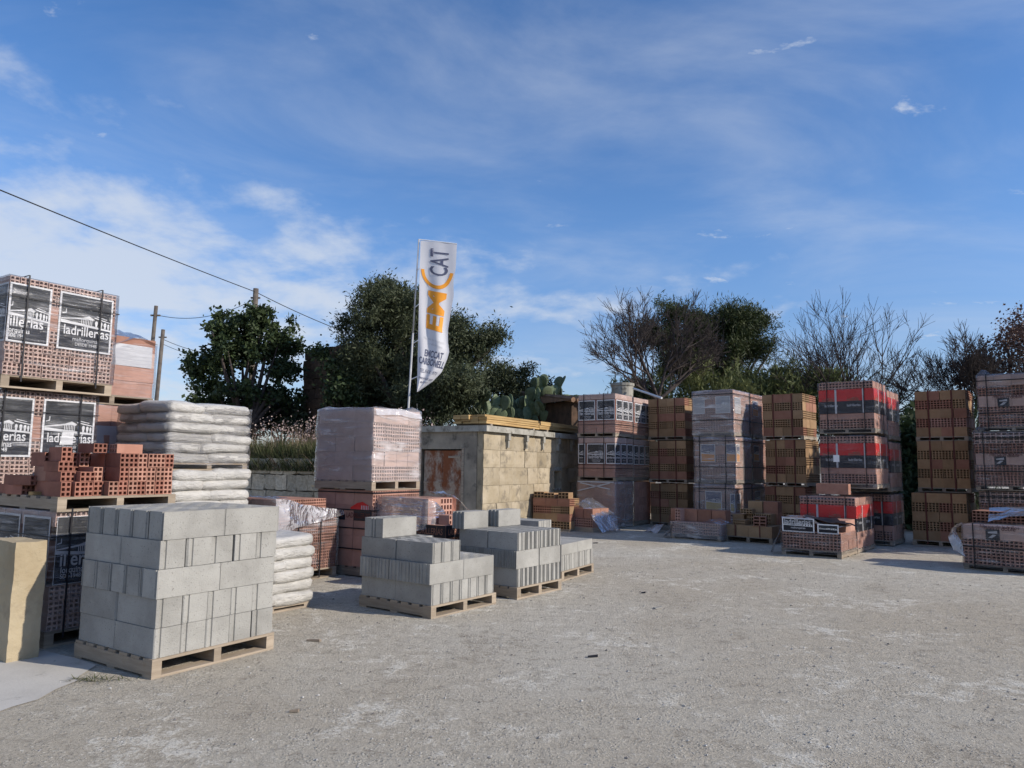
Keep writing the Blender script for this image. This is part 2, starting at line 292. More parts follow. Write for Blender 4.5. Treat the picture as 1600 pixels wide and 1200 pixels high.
_BR = {}
def brick_mesh(w, l, h, ax, hn, mat, gap=0.003, depth=0.17):
    """hollow brick in cell w*l*h, hole openings on its front face (ax y: face y=0, ax x: face x=0)"""
    key = (round(w, 4), round(l, 4), round(h, 4), ax, hn, mat)
    if key in _BR: return _BR[key]
    W, D = (w, l) if ax == 'y' else (l, w)
    b = MB(); g = gap/2
    a0, a1, d0, d1, z0, z1 = g, W-g, g, D-g, 0.0, h-gap*0.6
    def P(a, d, z): return (a, d, z) if ax == 'y' else (d, a, z)
    def q(*p): b.quad(*(p if ax == 'y' else p[::-1]))
    q(P(a1, d0, z0), P(a1, d1, z0), P(a1, d1, z1), P(a1, d0, z1)); q(P(a0, d1, z0), P(a0, d0, z0), P(a0, d0, z1), P(a0, d1, z1))
    q(P(a1, d1, z0), P(a0, d1, z0), P(a0, d1, z1), P(a1, d1, z1)); q(P(a0, d0, z1), P(a1, d0, z1), P(a1, d1, z1), P(a0, d1, z1)); q(P(a0, d1, z0), P(a1, d1, z0), P(a1, d0, z0), P(a0, d0, z0))
    if not hn: q(P(a0, d0, z0), P(a1, d0, z0), P(a1, d0, z1), P(a0, d0, z1))
    else:
        nx, nz = hn; cw = (a1-a0)/nx; ch = (z1-z0)/nz; t = min(cw, ch)*0.19; e = d0+min(depth, D*0.8)
        xs = [(a0+i*cw+t+(t*.5 if i == 0 else 0)*0, a0+(i+1)*cw-t) for i in range(nx)]; zs = [(z0+i*ch+t, z0+(i+1)*ch-t) for i in range(nz)]
        pz = z0
        for (u, v) in zs+[(z1, z1)]:
            q(P(a0, d0, pz), P(a1, d0, pz), P(a1, d0, u), P(a0, d0, u)); pz = v
        for (u, v) in zs:
            px = a0
            for (s_, e_) in xs+[(a1, a1)]:
                q(P(px, d0, u), P(s_, d0, u), P(s_, d0, v), P(px, d0, v)); px = e_
            for (s_, e_) in xs:
                q(P(s_, d0, u), P(s_, e, u), P(s_, e, v), P(s_, d0, v)); q(P(e_, e, u), P(e_, d0, u), P(e_, d0, v), P(e_, e, v))
                q(P(s_, d0, v), P(s_, e, v), P(e_, e, v), P(e_, d0, v)); q(P(s_, e, u), P(s_, d0, u), P(e_, d0, u), P(e_, e, u))
                q(P(s_, e, u), P(e_, e, u), P(e_, e, v), P(s_, e, v))
    me = b.mesh('brick', mat); _BR[key] = me; return me
_TX = {}
def text_mesh(s, mat, bold=0.0, cuts=0):
    """lettering, 1 unit cap-height-ish size, centred in x, baseline y=0; returns mesh and width"""
    key = (s, mat, bold, cuts)
    if key in _TX: return _TX[key]
    cu = bpy.data.curves.new('lettering', 'FONT'); cu.body = s; cu.align_x = 'CENTER'; cu.size = 1.0; cu.offset = bold; cu.resolution_u = 3
    o = bpy.data.objects.new('lettering_tmp', cu); COL.objects.link(o); bpy.context.view_layer.update()
    me = bpy.data.meshes.new_from_object(o.evaluated_get(bpy.context.evaluated_depsgraph_get())); bpy.data.objects.remove(o)
    me.name = 'lettering'; me.materials.clear(); me.materials.append(MAT[mat])
    if cuts:
        bm = bmesh.new(); bm.from_mesh(me); bmesh.ops.triangulate(bm, faces=bm.faces[:])
        for _ in range(cuts): bmesh.ops.subdivide_edges(bm, edges=[e for e in bm.edges if e.calc_length() > 0.12], cuts=1)
        bmesh.ops.triangulate(bm, faces=bm.faces[:]); bm.to_mesh(me); bm.free()
    xs = [v.co.x for v in me.vertices]; w = max(xs)-min(xs); _TX[key] = (me, w); return me, w
def lettering(parent, s, x, y, width, mat='white', bold=0.0, z=0.003, hs=1.0):
    me, w = text_mesh(s, mat, bold); k = width/w
    return link('lettering', me, parent, (x, y, z), (0, 0, 0), (k, k*hs, 1))
def face_frame(face, u, z, off):
    """location and rotation of a sheet lying on the right face (y=0) or the left face (x=0) of a pack; u = its left end"""
    return ((u, -off, z), (R(90), 0, 0)) if face == 'R' else ((-off, u, z), (R(90), 0, R(-90)))
_EM = {}
def pavilion_mesh(mat):
    """drawing of a long colonnaded pavilion, in a unit square"""
    if mat in _EM: return _EM[mat]
    b = MB(); P = lambda *p: b.poly([(x, y, 0) for x, y in p])
    P((0, .44), (1, .385), (1, .415), (0, .50)); P((0, .52), (.56, .60), (.64, .565), (.64, .545), (.54, .56), (0, .505))
    P((.40, .575), (.55, .625), (.66, .575), (.66, .56), (.55, .60), (.42, .56))
    for i in range(7): P((.40+.034*i, .455), (.414+.034*i, .454), (.414+.034*i, .555), (.40+.034*i, .553))
    P((.66, .60), (1, .545), (1, .56), (.66, .62)); P((.70, .635), (.92, .60), (.92, .613), (.70, .65))
    for cx, w, hh in ((.705, .030, .12), (.80, .032, .125), (.885, .030, .12), (.955, .024, .11)):
        y0 = .445-(cx-.6)*.06
        pts = [(cx-w*.75, y0), (cx+w*.75, y0), (cx+w*.55, y0+hh*.2), (cx+w, y0+hh*.55), (cx+w*.8, y0+hh*.85), (cx, y0+hh), (cx-w*.8, y0+hh*.85), (cx-w, y0+hh*.55), (cx-w*.55, y0+hh*.2)]; P(*pts)
    P((.02, .60), (.10, .62), (.10, .70), (.085, .70), (.085, .635), (.02, .615))
    me = b.mesh('emblem', mat); _EM[mat] = me; return me
def print_sheet(parent, face, u, z0, w, h, off, kind='navy', words=('ladrillerías', 'mallorquinas', 'DESDE 1948'), border=0.018, ink='white', small=False):
    """printed wrapping sheet on a pack face; kind picks its colours"""
    loc, rot = face_frame(face, u, z0, off); b = MB(); bd = border
    mats = {'navy': ['navy', 'greyphoto', ink], 'blue': ['orange', 'blueprint', ink], 'yellow': ['yellowprint', 'blueprint', ink], 'pale': ['inkgrey', 'paleblue', ink], 'redband': ['red', 'red', 'red'], 'blackband': ['black', 'black', 'black'], 'offwhite': ['inkgrey', 'inkgrey', 'inkgrey'], 'paper': ['white', 'white', 'white'], 'darkprint': ['black', 'black', 'black']}[kind]
    split = h*0.47
    if kind in ('redband', 'blackband', 'offwhite', 'paper', 'darkprint'): bd = 0
    n = max(2, int(w/0.06))
    wob = lambda x, y: 0.0025*math.sin(9*x+7*y+u*5)*(1 if not small else .5)
    for i in range(n):
        x0 = bd+(w-2*bd)*i/n; x1 = bd+(w-2*bd)*(i+1)/n
        b.quad((x0, bd, wob(x0, 0)), (x1, bd, wob(x1, 0)), (x1, split, wob(x1, 0)), (x0, split, wob(x0, 0)), 0)
        b.quad((x0, split, wob(x0, 0)), (x1, split, wob(x1, 0)), (x1, h-bd, wob(x1, 1)), (x0, h-bd, wob(x0, 1)), 1)
    if bd:
        for x0, x1, y0, y1 in ((0, w, 0, bd), (0, w, h-bd, h), (0, bd, bd, h-bd), (w-bd, w, bd, h-bd)): b.quad((x0, y0, 0), (x1, y0, 0), (x1, y1, 0), (x0, y1, 0), 2)
    s = b.build('printed_sheet', mats, parent, loc, rot)
    e = 0.0045
    if kind in ('navy', 'blue', 'yellow', 'pale'):
        if words is not None: link('emblem', pavilion_mesh(ink), s, (bd, bd+h*0.02, e), (0, 0, 0), (w-2*bd, h-2*bd, 1))
        if words:
            for txt, yy, ww in zip(words, (0.27, 0.165, 0.085), (0.84, 0.5, 0.40)): lettering(s, txt, w*0.52, h*yy, w*ww, ink if yy > .2 else 'inkgrey', 0.012, e, 1.25 if yy > .2 else 1.1)
    return s
def strap_v(parent, face, u, z0, z1, wx, wy, off=0.012, w=0.016, mat='strap', over=True):
    b = MB(); t = 0.004; a = off+0.002
    if face == 'R':
        b.box(u-w/2, u+w/2, -a-t, -a, z0, z1+t)
        if over: b.box(u-w/2, u+w/2, -a, wy, z1+0.003, z1+0.003+t)
    else:
        b.box(-a-t, -a, u-w/2, u+w/2, z0, z1+t)
        if over: b.box(-a, wx, u-w/2, u+w/2, z1+0.004, z1+0.004+t)
    return b.build('strap', mat, parent)
def strap_h(parent, z, wx, wy, off=0.012, w=0.014, mat='strap'):
    a = off+0.002; t = 0.004; b = MB()
    b.box(-a-t, wx+a, -a-t, -a, z, z+w); b.box(-a-t, -a, -a, wy+a, z, z+w); b.box(wx+a, wx+a+t, -a-t, wy+a, z, z+w); return b.build('strap', mat, parent)
def film_shell(parent, wx, wy, z0, z1, off=0.015, mat='film', amp=0.008, top=True, bulge=0.02, step=0.07, seed=0.0, z1f=None, ears=()):
    per = []; n1 = max(3, int(wx/step)); n2 = max(3, int(wy/step)); o = off
    for i in range(n1): per.append((-o+(wx+2*o)*i/n1, -o, 0 if i else -.7, -1 if i else -.7))
    for i in range(n2): per.append((wx+o, -o+(wy+2*o)*i/n2, 1 if i else .7, 0 if i else -.7))
    for i in range(n1): per.append((wx+o-(wx+2*o)*i/n1, wy+o, 0 if i else .7, 1 if i else .7))
    for i in range(n2): per.append((-o, wy+o-(wy+2*o)*i/n2, -1 if i else -.7, 0 if i else .7))
    nz = max(3, int((z1-z0)/step)); b = MB(); npn = len(per)
    def top_z(x, y): return (z1 if z1f is None else z1f(x, y))
    for k in range(nz+1):
        for (x, y, nx, ny) in per:
            z = z0+(top_z(x, y)-z0)*k/nz
            d = noise.noise(Vector((x*3+seed, y*3, z*7)))*amp+noise.noise(Vector((x*11, y*11+seed, z*16)))*amp*.5
            d = max(d, -off*0.45)
            b.v.append((x+nx*d, y+ny*d, z))
    for k in range(nz):
        for j in range(npn):
            a = k*npn+j; c = k*npn+(j+1) % npn; b.f.append((a, c, c+npn, a+npn)); b.m.append(0)
    if top:
        last = nz*npn; rings = 6; cx, cy_ = wx/2, wy/2
        for r in range(1, rings+1):
            f = 1-r/rings
            base = len(b.v)
            for (x, y, nx, ny) in per:
                X = cx+(x-cx)*f; Y = cy_+(y-cy_)*f
                zz = top_z(X, Y)+0.012+bulge*(0.4+noise.noise(Vector((X*4+seed, Y*4, 3.3))))*(1-f**2)+0.012*noise.noise(Vector((X*14, Y*14+seed, 1)))
                for (ex, ey, eh) in ears: zz += eh*math.exp(-((X-ex)**2+(Y-ey)**2)/0.004)
                b.v.append((X, Y, zz))
            for j in range(npn):
                a = last+j; c = last+(j+1) % npn; b.f.append((a, c, base+(j+1) % npn, base+j)); b.m.append(0)
            last = base
    return b.build('plastic_wrap', mat, parent, smooth=True)
def sheet_cloth(name, pts_u0, pts_u1, nu, nv, amp, mat, parent=None, seed=0.0, ampn=5.0):
    """crumpled plastic sheet spanned between two polylines"""
    def samp(pl, t):
        x = t*(len(pl)-1); i = min(int(x), len(pl)-2); return Vector(pl[i]).lerp(Vector(pl[i+1]), x-i)
    b = MB()
    for j in range(nv+1):
        A = samp(pts_u0, j/nv); B = samp(pts_u1, j/nv)
        for i in range(nu+1):
            p = A.lerp(B, i/nu); s = Vector((p.x*ampn+seed, p.y*ampn, p.z*ampn))
            d = noise.noise_vector(s)*amp+noise.noise_vector(s*2.7)*amp*.45
            p = p+d
            b.v.append(tuple(p))
    for j in range(nv):
        for i in range(nu):
            a = j*(nu+1)+i; b.f.append((a, a+1, a+nu+2, a+nu+1)); b.m.append(0)
    return b.build(name, mat, parent, smooth=True)

def pallet(parent, wx, wy, z0, h=0.13, axis='y', mat='wood', fine=True, over=0.01):
    """deck boards across stringers; axis = direction the stringers run"""
    tb, bb = 0.02, 0.018; parts = []
    def bx(nm, x0, x1, y0, y1, za, zb):
        if axis == 'x': x0, x1, y0, y1 = y0, y1, x0, x1
        parts.append((nm, x0, x1, y0, y1, za, zb))
    A, B = (wx, wy) if axis == 'y' else (wy, wx)      # A across the stringers, B along them
    for c in (0.0, A/2-0.03, A-0.06): bx('stringer', c-(over if c == 0 else 0), c+0.06+(over if c > A/2 else 0), -over, B+over, z0+bb, z0+h-tb)
    nb = 7
    for i in range(nb):
        y0 = i*(B-0.1)/(nb-1); bx('deck_board', -over, A+over, y0-(over if i == 0 else 0), y0+0.1, z0+h-tb+.0005, z0+h)
    for i in range(3):
        y0 = i*(B-0.1)/2; bx('bottom_board', -over, A+over, y0-(over if i == 0 else 0), y0+0.1, z0, z0+bb-.0005)
    if fine:
        for (nm, *q) in parts:
            b = MB(); x0, x1, y0, y1, za, zb = q; b.box(0, x1-x0, 0, y1-y0, 0, zb-za)
            b.build(nm, mat, parent, (x0, y0, za), (random.uniform(-.002, .002), random.uniform(-.002, .002), 0))
    else:
        b = MB()
        for (nm, *q) in parts: b.box(*q)
        b.build('pallet', mat, parent)
def bricks(parent, wx, wy, z0, rows, skip=None, core='darkbrick', jit=0.007, alltop=True):
    """rows bottom-up: (height, n along right face, n along left face, hole axis, holes, material or list)"""
    z = z0; K = len(rows)
    for k, (h, nx, ny, ax, hn, mats) in enumerate(rows):
        w, l = wx/nx, wy/ny
        for i in range(nx):
            for j in range(ny):
                if not (i == 0 or j == 0 or (alltop and k == K-1)): continue
                if skip and skip(i, j, k, i*w, j*l, z): continue
                mt = mats if isinstance(mats, str) else random.choice(mats)
                link('brick', brick_mesh(w, l, h, ax, hn, mt), parent, (i*w+random.uniform(-jit, jit), j*l+random.uniform(-jit, jit), z), (0, 0, random.uniform(-.014, .014)))
        z += h
    if core:
        b = MB(); e = 0.19
        b.box(e, wx, e, wy, z0+.002, z-rows[-1][0]-.004); b.build('inner_bricks', core, parent)
    return z
# ================================================================== the setting
b = MB(); b.quad((-700, -60, 0), (700, -60, 0), (700, 1400, 0), (-700, 1400, 0)); struct(b.build('ground', 'ground'))
b = MB(); nh = 96
for i in range(nh):
    for k, (rr, zz) in enumerate(((240, -1), (270, 1), (330, 0))):
        a = 2*math.pi*i/nh; h = 9+9*noise.noise(Vector((math.cos(a)*2.2, math.sin(a)*2.2, .7))); b.v.append((rr*math.cos(a), rr*math.sin(a), max(h, 3) if zz == 1 else -1))
for i in range(nh):
    for k in range(2): a0 = i*3+k; a1 = ((i+1) % nh)*3+k; b.f.append((a0, a0+1, a1+1, a1)); b.m.append(0)
struct(b.build('hills', 'soil', smooth=True))
pp = [ground_at(*q) for q in ((-260, 1075), (-120, 1035), (20, 1024), (75, 1018), (120, 1030), (152, 1040), (130, 1056), (122, 1064), (92, 1078), (60, 1094), (22, 1106), (-20, 1122), (-160, 1165), (-300, 1150))]
b = MB(); b.poly([(p.x+random.uniform(-.02, .02), p.y, 0.005) for p in pp]); struct(b.build('cement_patch', 'cement'))
# loose grit and pebbles over the yard
def pebbles(n, seed):
    rg = np.random.default_rng(seed); V = []; F = []
    for k in range(n):
        d = 2.2+9.5*rg.random()**1.5; ang = rg.uniform(-0.66, 0.66); x, y = d*math.tan(ang), d
        s = (0.003+0.010*rg.random()**4)*(0.8+d*0.05)
        i = len(V); r = rg.uniform(.7, 1.3, 6)*s; a = rg.uniform(0, 6.3); c, e = math.cos(a), math.sin(a)
        V += [(x+c*r[0], y+e*r[0], s*.3), (x-e*r[1], y+c*r[1], s*.3), (x-c*r[2], y-e*r[2], s*.3), (x+e*r[3], y-c*r[3], s*.3), (x, y, r[4]*.9), (x, y, -s*.2)]
        F += [(i, i+1, i+4), (i+1, i+2, i+4), (i+2, i+3, i+4), (i+3, i, i+4)]
    me = bpy.data.meshes.new('gravel'); me.from_pydata(V, [], F); me.materials.append(MAT['grit']); me.update(); return me
def gritmat():
    mt, t, bs = newmat('grit'); g = N('ShaderNodeNewGeometry', t)
    c = tmix(t, g.outputs['Random Per Island'], (0.13, 0.12, 0.11), (0.50, 0.49, 0.46)); t.links.new(c, bs.inputs['Base Color']); bs.inputs['Roughness'].default_value = 0.95; return mt
MAT['grit'] = gritmat()
go = link('gravel', pebbles(4200, 3)); go['kind'] = 'stuff'; go['label'] = 'loose grey grit and pebbles strewn over the yard'

# ================================================================== concrete block stacks
_BL = {}
def block_mesh(L, W, H, slots=0, grooves=(0.3, 0.7), gd=0.008, gw=0.012, mat='concrete'):
    key = (L, W, H, slots, grooves, gd, random.randrange(4))
    if key in _BL: return _BL[key]
    g = 0.0016; x0, x1, y0, y1 = g, L-g, g, W-g; ch = [0.0015+0.011*random.random()**3 for _ in range(4)]; out = [(x0, y0+ch[0]), (x0+ch[0], y0), (x1-ch[1], y0), (x1, y0+ch[1])]
    for f in grooves: yy = W*f; out += [(x1, yy-gw), (x1-gd, yy-gw*.6), (x1-gd, yy+gw*.6), (x1, yy+gw)]
    out += [(x1, y1-ch[2]), (x1-ch[2], y1), (x0+ch[3], y1), (x0, y1-ch[3])]
    for f in reversed(grooves): yy = W*f; out += [(x0, yy+gw), (x0+gd, yy+gw*.6), (x0+gd, yy-gw*.6), (x0, yy-gw)]
    holes = []
    if slots:
        nr = 2 if W > 0.11 else 1
        for r_ in range(nr):
            yc = W*(r_+.5)/nr*0.86+W*.07; nn = slots if r_ == 0 else slots-1; hw = 0.017 if W < .17 else 0.021
            for s in range(nn):
                xc = L*(s+.5+(0 if r_ == 0 else .5))/slots; hl = L/slots*0.36
                holes.append([(xc-hl, yc), (xc-hl*.6, yc+hw), (xc+hl*.6, yc+hw), (xc+hl, yc), (xc+hl*.6, yc-hw), (xc-hl*.6, yc-hw)])
    b = MB(); loops = [[Vector((x, y, 0)) for x, y in out]]+[[Vector((x, y, 0)) for x, y in h] for h in holes]
    flat = [p for l in loops for p in l]; i0 = len(b.v); b.v += [(p.x, p.y, H) for p in flat]
    for t3 in tessellate_polygon(loops):
        a, c, d = [flat[i] for i in t3]; up = (c-a).cross(d-a).z > 0
        b.f.append(tuple(i0+i for i in (t3 if up else t3[::-1]))); b.m.append(0)
    def wall(lp, za, zb, flip):
        n = len(lp)
        for k in range(n):
            p, q = lp[k], lp[(k+1) % n]; f = [(p[0], p[1], za), (q[0], q[1], za), (q[0], q[1], zb), (p[0], p[1], zb)]
            b.quad(*(f[::-1] if flip else f))
    wall(out, 0.001, H, False)
    for h in holes: wall(h, H-0.12, H, False); b.poly([(x, y, H-0.12) for x, y in h])
    b.poly([(x, y, 0.001) for x, y in reversed(out)])
    me = b.mesh('block', mat); _BL[key] = me; return me
def block_at(parent, me, o, x, y, z, L, W, jit=0.004, name='block'):
    rz = 0 if o == 'x' else R(90); j = random.uniform
    lx, ly = (x, y) if o == 'x' else (x+W, y)
    return link(name, me, parent, (lx+j(-jit, jit), ly+j(-jit, jit), z), (0, 0, rz+j(-.006, .006)))
def block_course(parent, wx, wy, z, L, W, H, o, top, keep=None, shift=(0, 0), grooves=(0.3, 0.7), gd=0.008, slots=3):
    if o == 'x': nx, ny, cw, cl = round(wx/L), round(wy/W), wx/round(wx/L), wy/round(wy/W)
    else: nx, ny, cw, cl = round(wx/W), round(wy/L), wx/round(wx/W), wy/round(wy/L)
    for i in range(nx):
        for j in range(ny):
            if not (top or i == 0 or j == 0 or i == nx-1 or j == ny-1): continue
            if keep and not keep(i, j): continue
            a, c = (cw, cl) if o == 'x' else (cl, cw)
            block_at(parent, block_mesh(round(a-.001, 4), round(c-.001, 4), H, slots if top else 0, grooves, gd), o, i*cw+shift[0], j*cl+shift[1], z, a, c)
PALLETS = 'wooden pallets under the concrete block stacks'
BLOCKS = 'grey concrete block stacks'
def block_thing(label, plabel, x, y, aR, wx, wy, ph=0.125):
    pt = thing('wooden_pallet', plabel, 'pallet', (x, y, 0), aR, PALLETS); pallet(pt, wx, wy, 0.0, ph, 'y', 'wood', True, 0.012)
    return thing('concrete_block_stack', label, 'block stack', (x, y, ph), aR, BLOCKS)
t = block_thing('tall square stack of grey concrete blocks, five courses, nearest the camera', 'pale pallet under the tallest grey block stack', -2.4415, 5.165, 57.2, 1.0, 1.0, 0.131)
for k, o in enumerate('yyxyx'):
    block_course(t, 1.0, 1.0, k*0.2, 0.5, 0.2, 0.198, o, k == 4, None, ((0, 0), (0, .004), (-.006, 0), (.006, .006), (.012, .004))[k], (0.80,) if o == 'y' else (0.06, 0.94), 0.010, 3)
t = block_thing('stepped grey block stack with one block on its back corner, middle of the yard', 'pale pallet under the stepped grey block stack', -0.7577, 7.2239, 53.4, 1.0, 1.0, 0.12)
block_course(t, 0.99, 1.0, 0, 0.5, 0.1415, 0.198, 'y', False, None, (0, 0), (0.12, 0.88))
block_course(t, 1.02, 1.0, 0.2, 0.51, 0.1429, 0.198, 'x', True, None, (-.03, 0), (0.3, 0.7))
block_course(t, 1.0, 1.02, 0.4, 0.51, 0.1429, 0.198, 'y', True, lambda i, j: i < (3 if j == 0 else 4), (0, 0), (0.12, 0.88))
o = block_at(None, block_mesh(0.5, 0.28, 0.198, 4, (0.42, 0.58), 0.014), 'x', 0, 0, 0, .5, .28, 0, 'concrete_block')
o.matrix_world = Matrix.Translation((-0.7577, 7.2239, 0)) @ Matrix.Rotation(R(53.4), 4, 'Z') @ Matrix.Translation((0.0, 0.70, 0.721))
tag(o, 'single thick grey block lying on the stepped block stack', 'block', 'loose grey blocks')
t = block_thing('grey stack of thin ribbed blocks with two loose blocks on top', 'pale pallet under the stack of thin ribbed blocks', 0.081, 8.289, 53, 0.88, 0.85, 0.13)
block_course(t, 0.88, 0.84, 0, 0.42, 0.088, 0.198, 'y', False, None, (0, 0), (0.14, 0.86), .012)
block_course(t, 0.90, 0.84, 0.2, 0.45, 0.093, 0.198, 'x', False, None, (-.015, 0), (0.2, 0.5, 0.8), 0.018)
block_course(t, 0.88, 0.86, 0.4, 0.43, 0.088, 0.198, 'y', True, None, (0, 0), (0.14, 0.86), .012, 3)
for lab, lx, ly in (('loose grey block with fluted end, upright at the back of the ribbed stack', -0.06, 0.74), ('loose grey block with fluted end, beside the other one above the ribbed stack', 0.50, 0.66)):
    o = block_at(None, block_mesh(0.46, 0.19, 0.2, 0, (0.2, 0.5, 0.8), 0.018, 0.02), 'x', 0, 0, 0, .46, .2, 0, 'concrete_block')
    o.matrix_world = Matrix.Translation((0.081, 8.289, 0)) @ Matrix.Rotation(R(53), 4, 'Z') @ Matrix.Translation((lx, ly, 0.7295)); tag(o, lab, 'block', 'loose grey blocks')
t = block_thing('low stack of thin partition blocks topped with smooth slabs', 'pallet under the low slab-topped block stack', 0.666, 9.60, 60, 1.0, 0.95, 0.125)
block_course(t, 1.0, 0.94, 0, 0.47, 0.05, 0.20, 'y', False, None, (0, 0), (), 0)
block_course(t, 1.0, 0.94, 0.2025, 0.5, 0.47, 0.14, 'x', True, None, (0, 0), (), 0, 0)
t = block_thing('small far stack of thin blocks behind the ribbed stack', 'pallet under the small far block stack', 0.44, 11.55, 58, 0.42, 0.62, 0.12)
for k in range(2): block_course(t, 0.42, 0.6, k*0.25, 0.6, 0.0525, 0.248, 'y', k == 1, None, (0, 0), (), 0, 0)

# ================================================================== left side: printed packs, loose bricks, bags
NAVY = 'brick packs in dark printed wrapping'
def navy_pack(label, x, y, z, aR, kind):
    wx, wy, ph = 1.0, 1.15, 0.125; t = thing('brick_pack', label, 'brick pack', (x, y, z), aR, NAVY)
    pallet(t, wx, wy, 0, ph, 'y', 'wood' if kind != 'floor' else 'oldwood', True, 0.012)
    rows = []
    for k in range(8): rows.append((0.1175, 4, 12, 'x', None, 'pink') if k in (4, 5) else (0.1175, 12, 4, 'y', (2, 3), 'palebrick'))
    lz0, lz1 = (0.31, 0.875) if kind != 'floor' else (0.36, 0.90)
    def hid(i, j, k, xx, yy, zz):
        rz = zz-ph; inz = rz > lz0-.02 and rz+.1175 < lz1+.02
        if not inz: return False
        if j == 0 and i > 0 and k in (4, 5): return False
        if j == 0: return (xx+.0833 < 0.345) or (xx > 0.44 and xx+.08 < .97)
        return i == 0 and k not in (4, 5)
    bricks(t, wx, wy, ph, rows, hid, 'darkbrick')
    H = lz1-lz0
    if kind == 'top':
        s = print_sheet(t, 'R', 0.0, ph+lz0, 0.37, H, 0.008, 'navy', None)
        for tx, xx, yy, ww in (('illerías', .165, .27, .29), ('lorquinas', .10, .165, .19), ('SDE 1948', .09, .085, .15)): lettering(s, tx, xx, H*yy, ww, 'white', 0.012, .0045, 1.25)
        link('emblem', pavilion_mesh('white'), s, (-.0, .03, .0045), (0, 0, 0), (.35, H-.06, 1))
        print_sheet(t, 'L', 0.40, ph+lz0, 0.40, H, 0.008, 'navy', ()); print_sheet(t, 'L', 0.98, ph+lz0, 0.52, H, 0.008, 'navy')
        print_sheet(t, 'R', 0.445, ph+lz0-.005, 0.525, H+.01, 0.009, 'navy')
    elif kind == 'mid':
        s = print_sheet(t, 'R', -0.005, ph+lz0, 0.42, H, 0.008, 'navy', None)
        for tx, xx, yy, ww in (('drillerías', .19, .27, .35), ('allorquinas', .13, .165, .24), ('ESDE 1948', .12, .085, .19)): lettering(s, tx, xx, H*yy, ww, 'white', 0.012, .0045, 1.25)
        link('emblem', pavilion_mesh('white'), s, (-.02, .03, .0045), (0, 0, 0), (.42, H-.06, 1))
        print_sheet(t, 'R', 0.50, ph+lz0-.005, 0.495, H+.01, 0.009, 'navy')
        pb = MB(); pb.quad((0, 0, 0), (.125, 0.004, 0), (.13, .145, .004), (.022, .15, .004)); l_, r_ = face_frame('R', 0.665, ph+lz0+H*.22, 0.019); pt = pb.build('paper_tag', 'white', t, l_, r_)
        lettering(pt, '12', .075, .105, .03, 'inkgrey', 0.01, .003)
    else:
        s = print_sheet(t, 'R', 0.02, ph+lz0, 0.44, H, 0.009, 'navy', None, border=.004)
        for tx, xx, yy, ww in (('illerías', .20, .27, .32), ('lorquinas', .15, .165, .2), ('SDE 1948', .13, .085, .16)): lettering(s, tx, xx, H*yy, ww, 'inkgrey', 0.012, .0045, 1.25)
        link('emblem', pavilion_mesh('inkgrey'), s, (.0, .03, .0045), (0, 0, 0), (.44, H-.06, 1))
        print_sheet(t, 'R', 0.53, ph+lz0, 0.44, H, 0.009, 'navy'); print_sheet(t, 'L', 0.50, ph+lz0, 0.46, H, 0.008, 'navy', ()); print_sheet(t, 'L', 1.02, ph+lz0, 0.46, H, 0.008, 'navy', ())
    film_shell(t, wx, wy, ph-.01, ph+.944, 0.021, 'film', 0.010, True, 0.02, 0.06, x)
    for u in ((0.15, 0.84) if kind != 'floor' else (0.12, .8)): strap_v(t, 'R', u, ph-.06, ph+.962, wx, wy, 0.024, 0.014)
    strap_h(t, ph+.74, wx, wy, 0.024, 0.008)
    return t
PX, PY, PA = -4.74, 6.70, 57
navy_pack('highest brick pack at far left, dark printed wrap under the sky', PX, PY, 2.15, PA, 'top')
navy_pack('brick pack with white paper tag on dark print, second from top at far left', PX-.12, PY-.02, 1.075, PA, 'mid')
navy_pack('dark printed brick pack on the ground behind the sandstone block', -3.68, 5.95, 0, PA, 'floor')
# column behind, pink wrapped, partly opened
QX, QY, QA = -5.15, 8.38, 57
t = thing('brick_pack', 'pale wrapped brick pack with torn open top behind the highest dark printed pack', 'brick pack', (QX, QY, 2.16), QA, 'pink brick packs at the left')
pallet(t, 1.02, 1.0, 0, 0.12, 'y', 'oldwood', False)
bricks(t, 1.02, 1.0, 0.12, [(0.19, 2, 2, 'x', None, 'pink'), (0.19, 2, 2, 'x', None, 'pink'), (0.19, 2, 2, 'x', None, 'palebrick'), (0.17, 2, 2, 'x', None, 'terracotta')], lambda i, j, k, x, y, z: False)
link('brick', brick_mesh(0.24, 0.24, 0.11, 'x', None, 'terracotta'), t, (0.12, 0.05, 0.862), (0, 0, .1))
print_sheet(t, 'R', 0.02, 0.12+0.375, 0.96, 0.27, 0.010, 'offwhite')
film_shell(t, 1.02, 1.0, 0.11, 0.83, 0.02, 'filmthin', 0.01, False, 0, .07, 2, lambda x, y: 0.80-0.16*math.exp(-((x-.35)/.25)**2))
sheet_cloth('plastic_wrap', [(0.45, -.03, .72), (0.62, -.04, .80), (.85, -.03, .88), (1.06, -.03, .80)], [(0.45, .3, .90), (0.7, .3, .99), (.9, .35, .98), (1.06, .3, .88)], 10, 14, .03, 'filmloose', t, 4)
t = thing('brick_pack', 'pink brick pack beneath the torn open pale pack, behind the bags', 'brick pack', (QX+.01, QY, 1.1), QA, 'pink brick packs at the left')
pallet(t, 1.02, 1.0, 0, 0.12, 'y', 'oldwood', False)
bricks(t, 1.02, 1.0, 0.12, [(0.19, 2, 2, 'x', None, 'pink')]*4+[(0.17, 2, 2, 'x', None, 'pink')]); print_sheet(t, 'R', 0.02, 0.3, 0.96, 0.5, 0.010, 'offwhite')
film_shell(t, 1.02, 1.0, 0.11, 1.055, 0.02, 'filmthin', 0.01, False)
t = thing('brick_pack', 'lowest pink brick pack behind the bag pallets on the ground', 'brick pack', (QX, QY, 0), QA, 'pink brick packs at the left')
